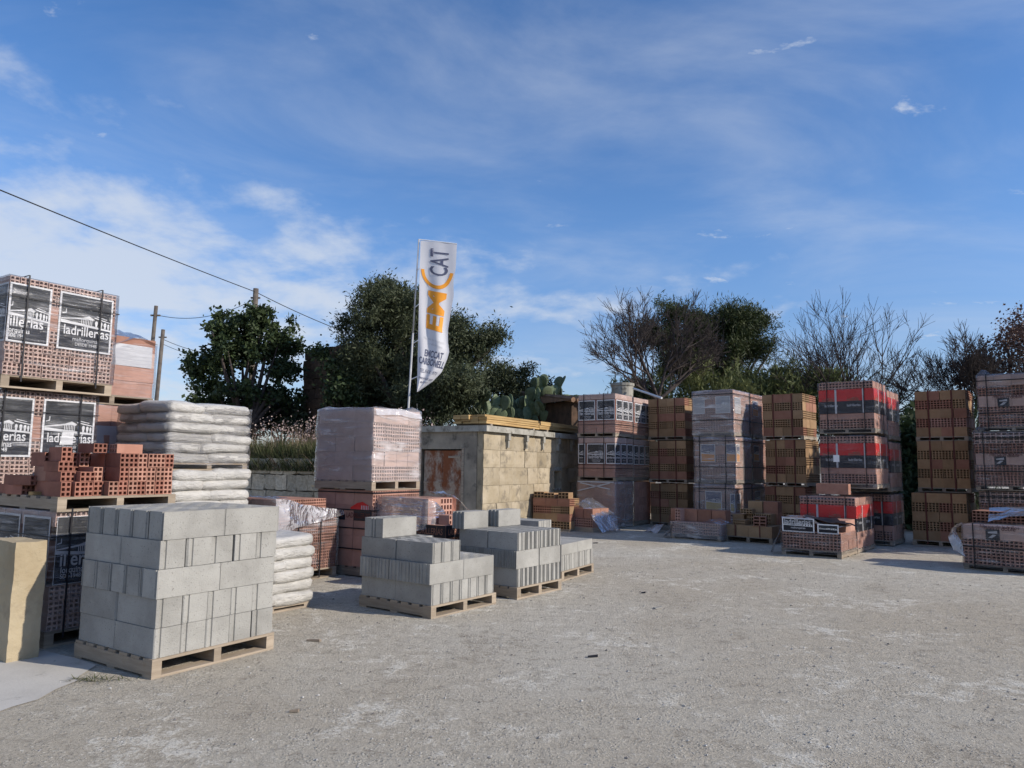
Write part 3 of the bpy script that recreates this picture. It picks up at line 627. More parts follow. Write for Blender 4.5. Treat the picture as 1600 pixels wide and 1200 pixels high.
pallet(t, 1.02, 1.0, 0, 0.12, 'y', 'oldwood', False); bricks(t, 1.02, 1.0, 0.12, [(0.24, 2, 2, 'x', None, 'pink')]*4)
t = thing('brick_pack', 'lowest brick pack holding up the dark printed packs at far left', 'brick pack', (PX-.1, PY, 0), PA, NAVY)
pallet(t, 1.0, 1.15, 0, 0.12, 'y', 'oldwood', False); bricks(t, 1.0, 1.15, 0.12, [(0.236, 4, 4, 'y', (2, 3), 'palebrick')]*4)
# pallet of loose red bricks on the floor pack
MX, MY, MZ, MA = -3.66, 5.95, 1.065, 57
pt = thing('wooden_pallet', 'weathered pallet carrying the loose red bricks', 'pallet', (MX, MY, MZ), MA); pallet(pt, 1.0, 1.15, 0, 0.12, 'y', 'wood', True, .012)
t = thing('brick_pile', 'part-used pile of dark red hollow bricks, tumbled at one end', 'brick pile', (MX, MY, MZ+0.12), MA)
BW, BL_, BH = 0.083, 0.24, 0.122
def ubrick(x, y, z, mat='terracotta', rz=0.0): link('brick', brick_mesh(BW, BL_, BH, 'y', (2, 3), mat), t, (x, y, z), (0, 0, rz))
def fbrick(x, y, z, mat='terracotta', rz=0.0): link('brick', brick_mesh(BH, BL_, BW, 'y', (3, 2), mat), t, (x, y, z), (0, 0, rz))
for k in range(3):
    x0 = 0.40 if k == 0 else 0.49
    for i in range(7 if k == 0 else 6):
        for j in range(4):
            if i == 0 or j == 0 or k == 2: ubrick(x0+i*BW+random.uniform(-.004, .004), 0.01+j*(BL_+.03)+random.uniform(-.01, .01), k*BH, random.choice(['terracotta', 'darkbrick']), random.uniform(-.02, .02))
for (f, x, y, z, rz) in (('u', .02, .02, 0, .05), ('u', .12, .00, 0, -.06), ('u', .205, .03, 0, .1), ('f', .05, .10, BH, .04), ('f', .17, .03, BH, -.05), ('f', .045, .14, BH+BW, .02), ('u', .09, .20, BH+2*BW, -.04), ('u', .31, .10, BH, .03), ('u', .31, .08, 0, 0), ('u', .06, .30, 0, .02), ('u', .145, .30, 0, 0), ('u', .23, .32, 0, 0), ('u', .05, .32, BH, 0), ('u', .14, .32, BH, 0), ('u', .23, .34, BH, 0), ('u', .06, .42, 2*BH, 0), ('u', .15, .42, 2*BH, 0), ('u', .24, .40, 2*BH, 0), ('u', .33, .38, 2*BH, 0), ('u', .33, .38, BH, 0),
        ('f', -.01, .62, 0, .1), ('f', -.02, .70, BW, .0), ('f', .0, .50, BW, .15), ('f', .02, .86, 0, .05), ('u', .12, .6, 0, 0), ('u', .2, .6, BH, 0), ('u', .2, .6, 0, 0), ('u', .3, .66, 0, 0), ('u', .3, .66, BH, 0)):
    (ubrick if f == 'u' else fbrick)(x, y, z, random.choice(['terracotta', 'darkbrick', 'darkbrick']), rz)
link('brick', brick_mesh(BL_, BH, BW, 'x', (3, 2), 'terracotta'), t, (.52, .14, 3*BH), (0, 0, .02)); link('brick', brick_mesh(BH, BL_, BW, 'y', (3, 2), 'darkbrick'), t, (.34, .18, 3*BH), (0, 0, .06))
wb = MB(); wb.box(0, .20, 0, .07, 0, .03); o = wb.build('wood_block', 'plank', None, (0, 0, 0)); o.matrix_world = Matrix.Translation((MX, MY, MZ+.12)) @ Matrix.Rotation(R(MA), 4, 'Z') @ Matrix.Translation((-.01, .42, .001)); tag(o, 'small yellow wood offcut beside the tumbled red bricks', 'wood offcut')

# bag pallets
_BAG = []
def bag_mesh(L, W, H, seed):
    nu, nv = 20, 9; b = MB()
    for j in range(nv+1):
        ph = -math.pi/2+math.pi*j/nv
        for i in range(nu):
            th = 2*math.pi*i/nu; ct, st_ = math.cos(th), math.sin(th); e = 0.30
            rx = math.copysign(abs(ct)**e, ct); ry = math.copysign(abs(st_)**e, st_); cc = max(math.cos(ph), 0)**0.30; sz = math.copysign(abs(math.sin(ph))**0.7, math.sin(ph))
            p = Vector((rx*cc*L/2, ry*cc*W/2, sz*H/2)); d = 1+0.05*noise.noise(p*7+Vector((seed, 0, 0)))+0.03*noise.noise(p*19+Vector((0, seed, 0)))
            b.v.append((p.x*d*(1-.03*abs(p.z)/H)+L/2, p.y*d+W/2, p.z*(1+0.30*noise.noise(p*5+Vector((seed, 3, 1))))+H/2))
    for j in range(nv):
        for i in range(nu): a = j*nu+i; c = j*nu+(i+1) % nu; b.f.append((a, c, c+nu, a+nu)); b.m.append(0)
    return b.mesh('bag', 'bag', True)
def bags(parent, wx, wy, z0, n, h):
    """layers of overlapping bags, joints staggered from layer to layer"""
    if not _BAG: _BAG.extend(bag_mesh(0.55, 0.50, 0.135, s) for s in (1.3, 5.1, 9.7, 14.2, 17.9))
    for k in range(n):
        fx = (0, .5, 1) if k % 2 == 0 else (0, .36, 1) if k % 4 == 1 else (0, .62, 1)
        fy = (0, .55, 1) if k % 2 else (0, .4, 1)
        for i in range(2):
            for j in range(2):
                if not (i == 0 or j == 0 or k == n-1): continue
                lx, ly = (fx[i+1]-fx[i])*wx, (fy[j+1]-fy[j])*wy; q = random.uniform
                c = link('bag', random.choice(_BAG), parent, (fx[i]*wx-.045+q(-.015, .015), fy[j]*wy-.04+q(-.015, .015), z0+k*h-.012), (q(-.025, .025), q(-.025, .025), q(-.02, .02)))
                c.scale = ((lx+.12)/.55, (ly+.11)/.50, h*1.25/.135)
    b = MB(); b.box(.12, wx-.08, .12, wy-.08, z0, z0+n*h-.05); b.build('inner_bags', 'bag', parent)
BAGS = 'pallets of white plastic bags'
t = thing('bag_pallet', 'upper wrapped pallet of white plastic bags above the brick pile', 'bag pallet', (-3.77, 8.02, 1.385), 58, BAGS)
pallet(t, 1.03, 0.97, 0, 0.085, 'y', 'wood', True); bags(t, 1.02, 0.96, .085, 6, 0.112); film_shell(t, 1.02, .96, .03, .74, 0.03, 'film', .014, False, 0, .06, 1)
t = thing('bag_pallet', 'lower pallet of white bags supporting the upper wrapped bags', 'bag pallet', (-3.72, 8.04, 0), 58, BAGS)
pallet(t, 1.0, 0.97, 0, 0.12, 'y', 'wood', False); bags(t, 0.98, 0.95, .12, 11, 0.115)
t = thing('bag_pallet', 'low floor stack of white bags half hidden by tall block stack', 'bag pallet', (-2.62, 7.0, 0), 55, BAGS)
pallet(t, 0.92, 0.9, 0, 0.06, 'y', 'oldwood', False); bags(t, 0.92, 0.9, .06, 6, 0.112)

# perforated red bricks, wrap slipping off
RX, RY, RA = -2.86, 9.0, 57
t = thing('brick_pack', 'perforated red brick pack with torn plastic sheet sliding off', 'brick pack', (RX, RY, 0), RA, 'brick packs beside the shed')
pallet(t, 1.0, 1.0, 0, 0.13, 'y', 'oldwood', True)
def rskip(i, j, k, x, y, z): return (k >= 7 and x > 0.78) or (k >= 6 and x > 0.9 and False)
bricks(t, 1.0, 1.0, 0.13, [(0.112, 5, 4, 'y', (6, 3), 'terracotta')]*6+[(0.112, 5, 4, 'y', (6, 3), 'terracotta')]*2, lambda i, j, k, x, y, z: False if k < 6 else x > .72, None)
b = MB(); b.box(.1, .98, .1, .98, .135, .79); b.build('inner_bricks', 'darkbrick', t)
film_shell(t, 1.0, 1.0, 0.14, 0.76, 0.02, 'film', 0.008, False, 0, .06, 6)
sheet_cloth('plastic_wrap', [(-.03, -.03, .62), (.2, -.06, .66), (.55, -.05, .72), (1.08, -.06, .80)], [(-.03, -.03, 1.04), (.12, -.05, 1.05), (.4, -.03, .95), (1.1, -.03, .86)], 12, 20, .022, 'filmloose', t, 2)
sheet_cloth('plastic_wrap', [(-.03, -.02, .72), (-.03, .5, .74), (-.02, 1.02, .74)], [(-.03, -.02, 1.05), (-.03, .5, 1.06), (-.02, 1.02, 1.05)], 8, 14, .012, 'filmmilk', t, 8)
sheet_cloth('plastic_wrap', [(-.03, -.02, 1.045), (.2, -.02, 1.05)], [(-.03, 1.0, 1.05), (.25, 1.0, 1.06)], 12, 5, .015, 'filmloose', t, 3)
for u in (.33, .7): strap_v(t, 'R', u, .02, .8, 1, 1, .024, .018, over=False)

# tall wrapped pack on a strapped pack
WX, WY, WA = -1.81, 9.66, 57
t = thing('brick_pack', 'strapped pink brick pack with red emblem under the cloudy wrapped pack', 'brick pack', (WX, WY, 0), WA, 'brick packs beside the shed')
pallet(t, 0.94, 1.03, 0, 0.13, 'y', 'oldwood', False)
bricks(t, 0.94, 1.03, 0.13, [(0.2, 4, 3, 'y', (5, 4), 'pink')]*5)
for z in (.35, .62, .86, 1.09): strap_h(t, z, .94, 1.03, .006, .016)
b = MB(); P = lambda *q: b.poly([(x, y, 0) for x, y in q]); P((0, 0), (.34, 0), (.34, .07), (.22, .12), (.12, .10), (0, .04))
s = b.build('printed_sheet', 'red', t, *face_frame('L', 0.40, .86, .006))
b = MB()
for i in range(5): b.quad((.2+.03*i, .01, .002), (.212+.03*i, .01, .002), (.212+.03*i, .07, .002), (.2+.03*i, .07, .002))
b.build('emblem', 'inkgrey', s)
s = print_sheet(t, 'L', 1.0, .73, .99, .125, .005, 'darkprint'); lettering(s, 'LADRILLERÍAS · LADRILLERÍAS', .5, .035, .92, 'redstrap', .01, .003, 1.4)
t = thing('brick_pack', 'tall pale brick pack clouded in plastic wrap beside the flag', 'brick pack', (WX-.02, WY-.02, 1.132), WA, 'brick packs beside the shed')
pallet(t, 0.94, 1.05, 0, 0.13, 'y', 'wood', True, .015)
bricks(t, 0.94, 1.05, 0.13, [(0.193, 4, 3, 'y', (5, 4), 'palebrick'), (0.193, 4, 3, 'x', None, 'palebrick'), (0.193, 4, 3, 'y', (5, 4), 'palebrick'), (0.193, 4, 3, 'y', (5, 4), 'palebrick'), (0.193, 4, 3, 'x', None, 'palebrick')])
film_shell(t, .94, 1.05, .11, 1.10, .022, 'filmmilk', .016, True, .05, .05, 3, None, ((.86, .05, .05), (.1, .95, .04)))
sheet_cloth('plastic_wrap', [(.0, -.02, 1.08), (.5, -.02, 1.11), (.94, -.02, 1.06)], [(.0, -.035, 1.0), (.5, -.04, 1.02), (.94, -.035, .99)], 4, 16, .014, 'filmloose', t, 5)
sheet_cloth('plastic_wrap', [(.90, .02, 1.08), (.93, .04, 1.13), (.90, .03, 1.20)], [(.95, .08, 1.06), (.96, .06, 1.14), (.94, .06, 1.22)], 4, 6, .02, 'filmloose', t, 5, 12)

# opened pink pack between wrapped pack and ribbed blocks
XX, XY, XA = -0.80, 9.13, 57
t = thing('brick_pack', 'opened pink brick pack with loose wrap and black printed band before the rusty door', 'brick pack', (XX, XY, 0), XA, 'brick packs beside the shed')
pallet(t, 1.0, 1.15, 0, 0.13, 'y', 'oldwood', False)
bricks(t, 1.0, 1.15, 0.13, [(0.2, 4, 4, 'y', (4, 4), 'pink')]*3, None, 'darkbrick')
for i, j, z, ax, hn, mt, rz in ((0, 1, 0, 'y', None, 'pink', 0), (0, 2, 0, 'y', None, 'pink', 0.02), (0, 3, 0, 'y', None, 'pink', 0), (1, 1, 0, 'y', (4, 4), 'pink', 0), (1, 3, 0, 'y', (4, 4), 'pink', 0), (1, 2, 0, 'y', (4, 4), 'pink', 0), (3, 3, 0, 'x', None, 'terracotta', 0), (2, 3, 0, 'y', (3, 5), 'terracotta', 0), (3, 2, 0, 'x', None, 'darkbrick', .1), (0, 0, 0, 'x', None, 'pink', .1)):
    if (i, j) == (0, 0): link('brick', brick_mesh(.25, .16, .12, 'y', (4, 2), 'pink'), t, (.12, .04, .73), (0, 0, rz)); continue
    link('brick', brick_mesh(.25, .2875, .32 if i < 2 else .30, ax, hn, mt), t, (i*.25, j*.2875, .731), (0, 0, rz))
s = print_sheet(t, 'L', 1.1, .58, 1.1, .15, .008, 'darkprint'); lettering(s, 'LADRILLERÍAS · LADRILLERÍAS', .55, .035, 1.02, 'redtan', .015, .003, 1.4)
s = print_sheet(t, 'R', 0, .58, .98, .15, .008, 'darkprint'); lettering(s, 'LADRILLERÍAS · LADRILLERÍAS', .5, .035, .92, 'redtan', .015, .003, 1.4)
sheet_cloth('plastic_wrap', [(-.03, 1.18, .60), (-.03, .7, .62), (-.03, .33, .66), (.05, .22, .68), (.3, .2, .70)], [(-.03, 1.18, 1.06), (-.03, .7, 1.07), (-.02, .3, 1.05), (.1, .24, 1.0), (.3, .27, .9)], 8, 22, .018, 'filmmilk', t, 1)
sheet_cloth('plastic_wrap', [(-.03, 1.18, 1.065), (-.02, .3, 1.06)], [(.5, 1.18, 1.07), (.5, .3, 1.07)], 6, 12, .008, 'filmthin', t, 1)
sheet_cloth('plastic_wrap', [(.55, .62, 1.10), (.8, .55, 1.08), (1.02, .45, .92), (1.05, .2, .80)], [(.75, .95, 1.12), (1.0, .85, 1.12), (1.12, .6, .95), (1.15, .3, .62)], 10, 12, .04, 'filmloose', t, 7, 4)

# sandstone block at the left edge
b = MB()
n = 7
def sv(x, y, z):
    p = Vector((x*.215, y*.46, z*.87)); d = noise.noise_vector(p*4)*.006+noise.noise_vector(p*18)*.006; return tuple(p+d)
for ax_ in range(3):
    for side in (0, 1):
        nn = [6, 10, 22]; u_, v_ = [(1, 2), (0, 2), (0, 1)][ax_]; nu, nv = nn[u_], nn[v_]
        for i in range(nu):
            for j in range(nv):
                def c(i, j):
                    q = [0, 0, 0]; q[ax_] = side; q[u_] = i/nu; q[v_] = j/nv; return sv(*q)
                f = [c(i, j), c(i+1, j), c(i+1, j+1), c(i, j+1)]; flip = (side == 0) ^ (ax_ == 1)
                b.quad(*(f[::-1] if flip else f))
st = tag(b.build('sandstone_block', 'sandstone', None, (-3.675, 5.505, 0), (0, 0, R(56))), 'tall rough yellow sandstone block at the left edge of the yard', 'stone block')
# ================================================================== the row of brick packs at the back of the yard
TAN = 'strapped tan brick packs'
def tan_pack(label, x, y, z, aR, wx=1.0, wy=1.0, ph=0.09, h=0.195, mats=('tan', 'tan', 'tan', 'redtan'), red_rows=(), n=5, straps=True, top_holes=False):
    t = thing('brick_pack', label, 'brick pack', (x, y, z), aR, TAN); pallet(t, wx, wy, 0, ph, 'x', 'oldwood', False)
    rows = []
    for k in range(n):
        mt = ['redtan', 'redtan', 'tan'] if k in red_rows else list(mats)
        rows.append((h, 4, 4, 'x', (4, 4), mt) if (k % 2 == 1) ^ top_holes else (h, 4, 4, 'y', (4, 4), mt))
    z1 = bricks(t, wx, wy, ph, rows)
    if straps:
        for u in (0.27, 0.73):
            strap_v(t, 'L', u*wy, ph*.3, z1, wx, wy, .004, .028, 'redstrap')
    return t
P3 = 1.075
tan_pack('top tan brick pack beside the dark printed column', 4.39, 18.37, 2.18, 51, 1.0, 1.03, red_rows=(2,)); tan_pack('middle tan brick pack beside the dark printed column', 4.40, 18.33, 1.09, 51.5, 1.0, 1.03, red_rows=(0, 2)); tan_pack('bottom tan brick pack beside the dark printed column', 4.42, 18.36, 0, 51, 1.0, 1.03)
tan_pack('top tan brick pack between the orange labels and red wraps', 6.69, 16.64, 2.15, 51, 1.0, 0.93, red_rows=(4,)); tan_pack('middle tan brick pack between the orange labels and red wraps', 6.72, 16.62, 1.075, 51, 1.0, 0.93, red_rows=(2,)); tan_pack('bottom tan brick pack between the orange labels and red wraps', 6.70, 16.66, 0, 51, 1.0, 0.93)
tan_pack('top tan brick pack of the dark column at the right end', 8.98, 14.30, 2.07, 50, 1.0, 0.90, mats=('tan', 'redtan', 'pink'), red_rows=(3, 4), h=.185); tan_pack('middle tan brick pack of the dark column at the right end', 8.95, 14.26, 1.05, 50, 1.0, 0.90, h=.186); tan_pack('bottom wider tan brick pack of the dark column at right end', 8.78, 14.12, 0, 50, 1.0, 0.96, ph=.11, h=.185)
# dark printed column
def dark_pack(label, x, y, z, aR, seed, labs):
    wx, wy, ph = 0.98, 1.03, 0.10; t = thing('brick_pack', label, 'brick pack', (x, y, z), aR, 'dark printed packs in the back row'); pallet(t, wx, wy, 0, ph, 'x', 'oldwood', False)
    rows = [(0.13, 3, 2, 'y', (5, 2), 'pink'), (0.15, 3, 2, 'y', (5, 3), 'pink')]+[(0.185, 3, 3, 'y', None, 'pink')]*3+[(0.125, 3, 3, 'y', None, 'palebrick')]
    bricks(t, wx, wy, ph, rows, lambda i, j, k, x, y, z: k in (2, 3, 4))
    b = MB(); b.box(.004, wx-.01, .004, wy-.01, ph+.285, ph+.83); b.build('inner_bricks', 'darkbrick', t)
    for f, u, w in labs: print_sheet(t, f, u, ph+.315, w, .50, .008, 'navy', ('ladrillerías', 'mallorquinas', 'DESDE 1948'), .022, 'white', True)
    film_shell(t, wx, wy, ph-.01, ph+.965, .02, 'filmthin', .008, True, .02, .09, seed)
    for u in (.30, .86): strap_v(t, 'L', u, .01, ph+.97, wx, wy, .026, .018)
    strap_h(t, ph+.2, wx, wy, .022, .012); return t
L1 = (('L', 1.02, .47), ('L', .50, .50), ('R', .06, .33), ('R', .42, .30), ('R', .74, .23)); L2 = (('L', 1.03, .20), ('L', .78, .50), ('L', .25, .26), ('R', -.02, .28), ('R', .30, .30), ('R', .64, .32))
dark_pack('top dark printed brick pack in the back row, next to the shed', 2.53, 17.74, 2.21, 55, 1, L1); dark_pack('second dark printed brick pack in the back row, next to the shed', 2.53, 17.72, 1.13, 55, 2, L2)
t = thing('brick_pack', 'mauve wrapped brick pack crossed with white tape at the bottom next to shed', 'brick pack', (2.53, 17.74, 0), 55, 'mauve wrapped packs'); pallet(t, .98, 1.05, 0, .12, 'x', 'oldwood', False)
bricks(t, .98, 1.05, .12, [(0.2, 4, 3, 'y', None, 'pink')]*5); film_shell(t, .98, 1.05, .02, 1.125, .02, 'filmmilk', .012, True, .01, .08, 4)
b = MB()
for (u0, z0, u1, z1) in ((.95, 1.06, .12, .92), (.12, 1.07, 1.02, .86), (1.02, 1.09, 0.02, 1.09)):
    b.quad((-.045, u0, z0), (-.045, u1, z1), (-.045, u1, z1+.03), (-.045, u0, z0+.03)); 
b.build('tape', 'inkgrey', t)
ca, sa = math.cos(R(55)), math.sin(R(55))
for k, z in enumerate((2.20, 1.12)): dark_pack(('top' if k == 0 else 'second')+' dark printed brick pack standing behind the one next to the shed', 2.53+1.05*ca, 17.74+1.05*sa, z, 55, 5+k, L1 if k == 0 else L2)
t = thing('brick_pack', 'bottom brick pack hidden in shade behind the taped mauve pack', 'brick pack', (2.53+1.05*ca, 17.74+1.05*sa, 0), 55, 'mauve wrapped packs'); pallet(t, .98, 1.0, 0, .12, 'x', 'oldwood', False); bricks(t, .98, 1.0, .12, [(0.197, 4, 3, 'y', None, 'pink')]*5)
# mauve packs with orange / blue labels
def mauve_pack(label, x, y, z, aR, kind, seed, labs, rows=None, wx=1.0, wy=0.99):
    ph = .10; t = thing('brick_pack', label, 'brick pack', (x, y, z), aR, 'mauve wrapped packs'); pallet(t, wx, wy, 0, ph, 'x', 'oldwood', False)
    rows = rows or [(0.195, 4, 4, 'x', (4, 4), 'pink'), (0.195, 4, 4, 'x', (4, 4), 'pink'), (0.195, 4, 4, 'x', (4, 4), 'pink'), (0.195, 4, 4, 'y', None, 'pink'), (0.195, 4, 4, 'x', (4, 4), 'pink')]
    z1 = bricks(t, wx, wy, ph, rows)
    for f, u, zz, w, h in labs: print_sheet(t, f, u, ph+zz, w, h, .010, kind, (), .016, 'white', True)
    film_shell(t, wx, wy, ph-.08, z1+.01, .022, 'filmmilk' if seed < 3 else 'film', .012, True, .05, .08, seed)
    for zz in (.28, .88): strap_h(t, ph+zz, wx, wy, .026, .016)
    if seed != 1:
        for u in (.22, .86): strap_v(t, 'L', u, .02, z1+.03, wx, wy, .026, .016)
    return t
ca, sa = math.cos(R(51)), math.sin(R(51))
mauve_pack('top mauve wrapped pack with pale labels, sun on its side', 5.12, 16.75, 2.21, 51, 'pale', 1, (('L', .99, .44, .30, .40), ('L', .42, .44, .36, .40), ('R', .08, .44, .36, .38)))
mauve_pack('middle mauve wrapped pack with orange and blue labels', 5.14, 16.72, 1.115, 51, 'blue', 2, (('L', .84, .40, .36, .42), ('L', .22, .40, .24, .42), ('R', .05, .40, .2, .42)))
mauve_pack('bottom mauve wrapped pack with yellow and blue labels', 5.12, 16.73, 0.02, 51, 'yellow', 2.5, (('L', .72, .36, .40, .46), ('L', .12, .36, .12, .42), ('R', .05, .38, .24, .40)))
for z, nm in ((2.2, 'top'), (1.11, 'middle'), (0.02, 'bottom')):
    mauve_pack(nm+' mauve wrapped pack behind the orange labelled column', 5.14+1.03*ca, 16.73+1.03*sa, z, 51, 'blue', 4, (('R', .1, .44, .36, .38),), wx=.95)
# red and black wrapped packs
def red_pack(label, x, y, z, aR, seed, wx=1.0, wy=0.93, behind=False, tagp=False):
    ph = .09; t = thing('brick_pack', label, 'brick pack', (x, y, z), aR, 'red and black wrapped packs'); pallet(t, wx, wy, 0, ph, 'x', 'oldwood', False)
    rows = [(0.18, 4, 4, 'x', (4, 4), 'pink'), (0.105, 3, 3, 'y', None, 'pink'), (0.22, 3, 3, 'y', None, 'pink'), (0.22, 3, 3, 'y', None, 'pink'), (0.16, 4, 4, 'x', (4, 3), 'pink')]
    z1 = bricks(t, wx, wy, ph, rows, lambda i, j, k, x, y, z: k in (2, 3) and not behind)
    b = MB(); b.box(.01, wx-.02, .01, wy-.02, ph+.286, ph+.724); b.build('inner_bricks', 'darkbrick', t)
    for f, u, w in (('L', wy+.005, wy+.012), ('R', -.007, wx+.012)):
        print_sheet(t, f, u, ph+.29, w, .235, .009, 'blackband', None); s2 = print_sheet(t, f, u, ph+.525, w, .225, .009, 'redband', None)
        for q in (.06, .52): link('emblem', pavilion_mesh('redtan'), s2, (q*w, -.12, .0045), (0, 0, 0), (.22*w, .30, 1))
        b = MB(); 
        for q in (.30, .80): b.quad((q*w, 0, .006), (q*w+.035, 0, .006), (q*w+.035, .46, .006), (q*w, .46, .006))
        b.build('tape', 'inkgrey', t, *face_frame(f, u, ph+.29, .012))
        for o in t.children:
            if o.name.startswith('printed_sheet') and abs(o.location.z-(ph+.29)) < 1e-4 and len(o.children) == 0:
                for q in (.15, .56): lettering(o, 'ladrillerías', q*w+.08, .13, .24, 'inkgrey', .01, .004, 1.2)
    film_shell(t, wx, wy, ph-.08, z1+.01, .02, 'filmthin', .008, True, .02, .09, seed)
    if tagp:
        pb = MB(); pb.quad((0, 0, 0), (.11, 0, 0), (.11, .13, 0), (0, .13, 0)); pb.build('paper_tag', 'white', t, *face_frame('L', wy-.24, ph+.40, .032))
    for u in (.16, .82): strap_v(t, 'L', u, .02, z1+.02, wx, wy, .024, .014)
    if seed == 1: strap_v(t, 'R', .60, -.05, z1+.05, wx, wy, .028, .05)
    return t
ca, sa = math.cos(R(51)), math.sin(R(51))
red_pack('top red and black wrapped brick pack, strapped and sunlit on its side', 6.74, 13.47, 2.16, 51, 1, wy=.97); red_pack('middle red and black wrapped pack with small white paper tag', 6.71, 13.43, 1.13, 51, 2, wy=.97, tagp=True)
red_pack('bottom red and black wrapped pack under one loose brick', 6.12, 13.04, 0, 51, 3, 1.25, .95)
for z, nm in ((2.08, 'top'), (1.05, 'middle'), (0.02, 'bottom')): red_pack(nm+' red and black wrapped pack at the rear of the red column', 6.74+1.12*ca, 13.47+1.12*sa, z, 51, 5, 1.0, .97)
o = link('loose_brick', brick_mesh(.16, .56, .19, 'y', None, 'terracotta'), None); o.matrix_world = Matrix.Translation((6.12, 13.04, 1.03)) @ Matrix.Rotation(R(51), 4, 'Z') @ Matrix.Translation((.06, .12, 0)); tag(o, 'single long orange brick lying on the bottom red wrapped pack', 'brick')
# pale printed column at the right edge
def edge_pack(label, x, y, z, aR, n, seed, wy=1.05, ear=True):
    wx, ph = 1.0, .09; t = thing('brick_pack', label, 'brick pack', (x, y, z), aR, 'printed mauve packs at the right edge'); pallet(t, wx, wy, 0, ph, 'x', 'oldwood', False)
    H5 = [(0.19, 4, 6, 'x', (3, 4), 'pink'), (0.19, 4, 6, 'x', (3, 4), 'pink'), (0.2, 4, 4, 'y', None, 'palebrick'), (0.19, 4, 6, 'x', (3, 4), 'redtan'), (0.2, 4, 4, 'y' if seed == 1 else 'x', None if seed == 1 else (3, 4), 'palebrick')]
    z1 = bricks(t, wx, wy, ph, H5[:n])
    s = print_sheet(t, 'L', wy-.30, ph+.37, .18, .16, .008, 'paper', None); 
    b = MB()
    b.quad((0, 0, .003), (.18, 0, .003), (.18, .16, .003), (0, .16, .003)); b.quad((.03, .10, .005), (.15, .10, .005), (.15, .14, .005), (.03, .12, .005), 1); b.quad((.03, .03, .005), (.08, .03, .005), (.14, .08, .005), (.09, .085, .005), 1)
    b.build('emblem', ['black', 'inkgrey'], s)
    for zz, ww in ((.50, .5), (.47, .4)):
        b = MB(); b.quad((0, 0, 0), (.02, 0, 0), (.02, .005, 0), (0, .005, 0)); s2 = b.build('printed_sheet', 'redstrap', t, *face_frame('L', wy-.22, ph+zz+.05, .008)); lettering(s2, 'fábrica de ladrillos' if ww > .45 else 'hueco doble', .26, 0, ww, 'redstrap', .005, .002)
    film_shell(t, wx, wy, ph-.05, z1+.01, .02, 'film', .01, True, .02, .08, seed, None, ((.06, wy-.10, .13),) if ear else ())
    strap_v(t, 'L', wy-.14, .02, z1+.02, wx, wy, .024, .016); strap_h(t, ph+.25, wx, wy, .024, .018)
    if n == 5: strap_h(t, ph+.86, wx, wy, .024, .018)
    return t
def rpos(px, py, a=141, w=1.05):       # front corner of a pack whose left end stands at a photo pixel on the ground
    p = ground_at(px, py); return p.x-w*math.cos(R(a)), p.y-w*math.sin(R(a))
gx, gy = rpos(1538, 862)
edge_pack('top pale printed brick pack at the right edge', gx+.06, gy, 2.21, 51, 5, 1); edge_pack('middle pale printed brick pack at the right edge', gx-.08, gy-.02, 1.13, 51, 5, 2); edge_pack('bottom pale printed brick pack at the right edge, partly hidden', gx-.02, gy, 0.05, 51, 5, 3, 1.05, False)
hx, hy = rpos(1508, 889, 133)
t = edge_pack('low opened pack of printed bricks in front of the right edge column', hx, hy, 0, 43, 3, 4, 1.05, False)
for i, j in ((2, 5), (2, 4), (2, 3), (2, 2), (2, 1), (3, 5), (3, 4), (3, 3)): link('brick', brick_mesh(.25, .175, .19, 'x', (3, 4), 'redtan'), t, (i*.25, j*.175, .672), (0, 0, 0))
sheet_cloth('plastic_wrap', [(-.05, 1.10, .68), (-.14, 1.16, .60), (-.16, 1.20, .44), (-.14, 1.16, .30)], [(.25, 1.10, .70), (.0, 1.14, .62), (-.05, 1.10, .44), (-.07, 1.02, .20)], 8, 10, .03, 'filmloose', t, 3, 6)
sheet_cloth('plastic_wrap', [(.2, .75, .72), (.3, .5, .80), (.35, .1, .86), (.35, -.2, .88)], [(.7, .85, .90), (.75, .5, .93), (.8, .1, .96), (.8, -.2, .97)], 8, 12, .03, 'filmloose', t, 9, 4)

# low part-used pallets in front of the row
LOW = 'low part-used brick pallets before the back row'
x0, y0 = 4.23, 14.85
t = thing('brick_pack', 'low wrapped pallet of pink bricks before the orange labelled column', 'brick pack', (x0, y0, 0), 51, LOW); pallet(t, .95, 1.06, 0, .12, 'x', 'oldwood', False)
bricks(t, .95, 1.06, .12, [(0.235, 3, 5, 'x', (4, 4), 'pink')], None, None)
for i in range(4): link('brick', brick_mesh(.27, .3, .25, 'y', None, 'redtan'), t, (.32, .02+i*.31, .357), (0, 0, random.uniform(-.02, .02)))
link('brick', brick_mesh(.24, .12, .25, 'x', (2, 4), 'pink'), t, (.12, .93, .357), (0, 0, 0)); 
film_shell(t, .95, 1.06, .04, .36, .03, 'filmmilk', .02, False, 0, .07, 3)
sheet_cloth('plastic_wrap', [(-.04, .40, .37), (-.05, .15, .38), (.0, -.05, .33)], [(.3, .30, .42), (.3, .12, .44), (.4, -.06, .38)], 6, 8, .03, 'filmloose', t, 1, 5); sheet_cloth('plastic_wrap', [(-.05, 1.0, .32), (-.05, 1.12, .15), (-.1, 1.25, .02)], [(.2, 1.1, .36), (.2, 1.14, .2), (.2, 1.3, .01)], 6, 8, .03, 'filmloose', t, 5, 5)
t = thing('brick_pile', 'low pallet of tumbled tan bricks before the tan column', 'brick pile', (5.13, 14.46, 0), 51, LOW); pallet(t, .95, .96, 0, .12, 'x', 'oldwood', False)
bricks(t, .95, .96, .12, [(0.22, 3, 4, 'y', None, 'tan')], None, None); strap_v(t, 'L', .24, .12, .34, .9, .9, .004, .022, 'redstrap', False); strap_v(t, 'L', .74, .12, .34, .9, .9, .004, .022, 'redstrap', False)
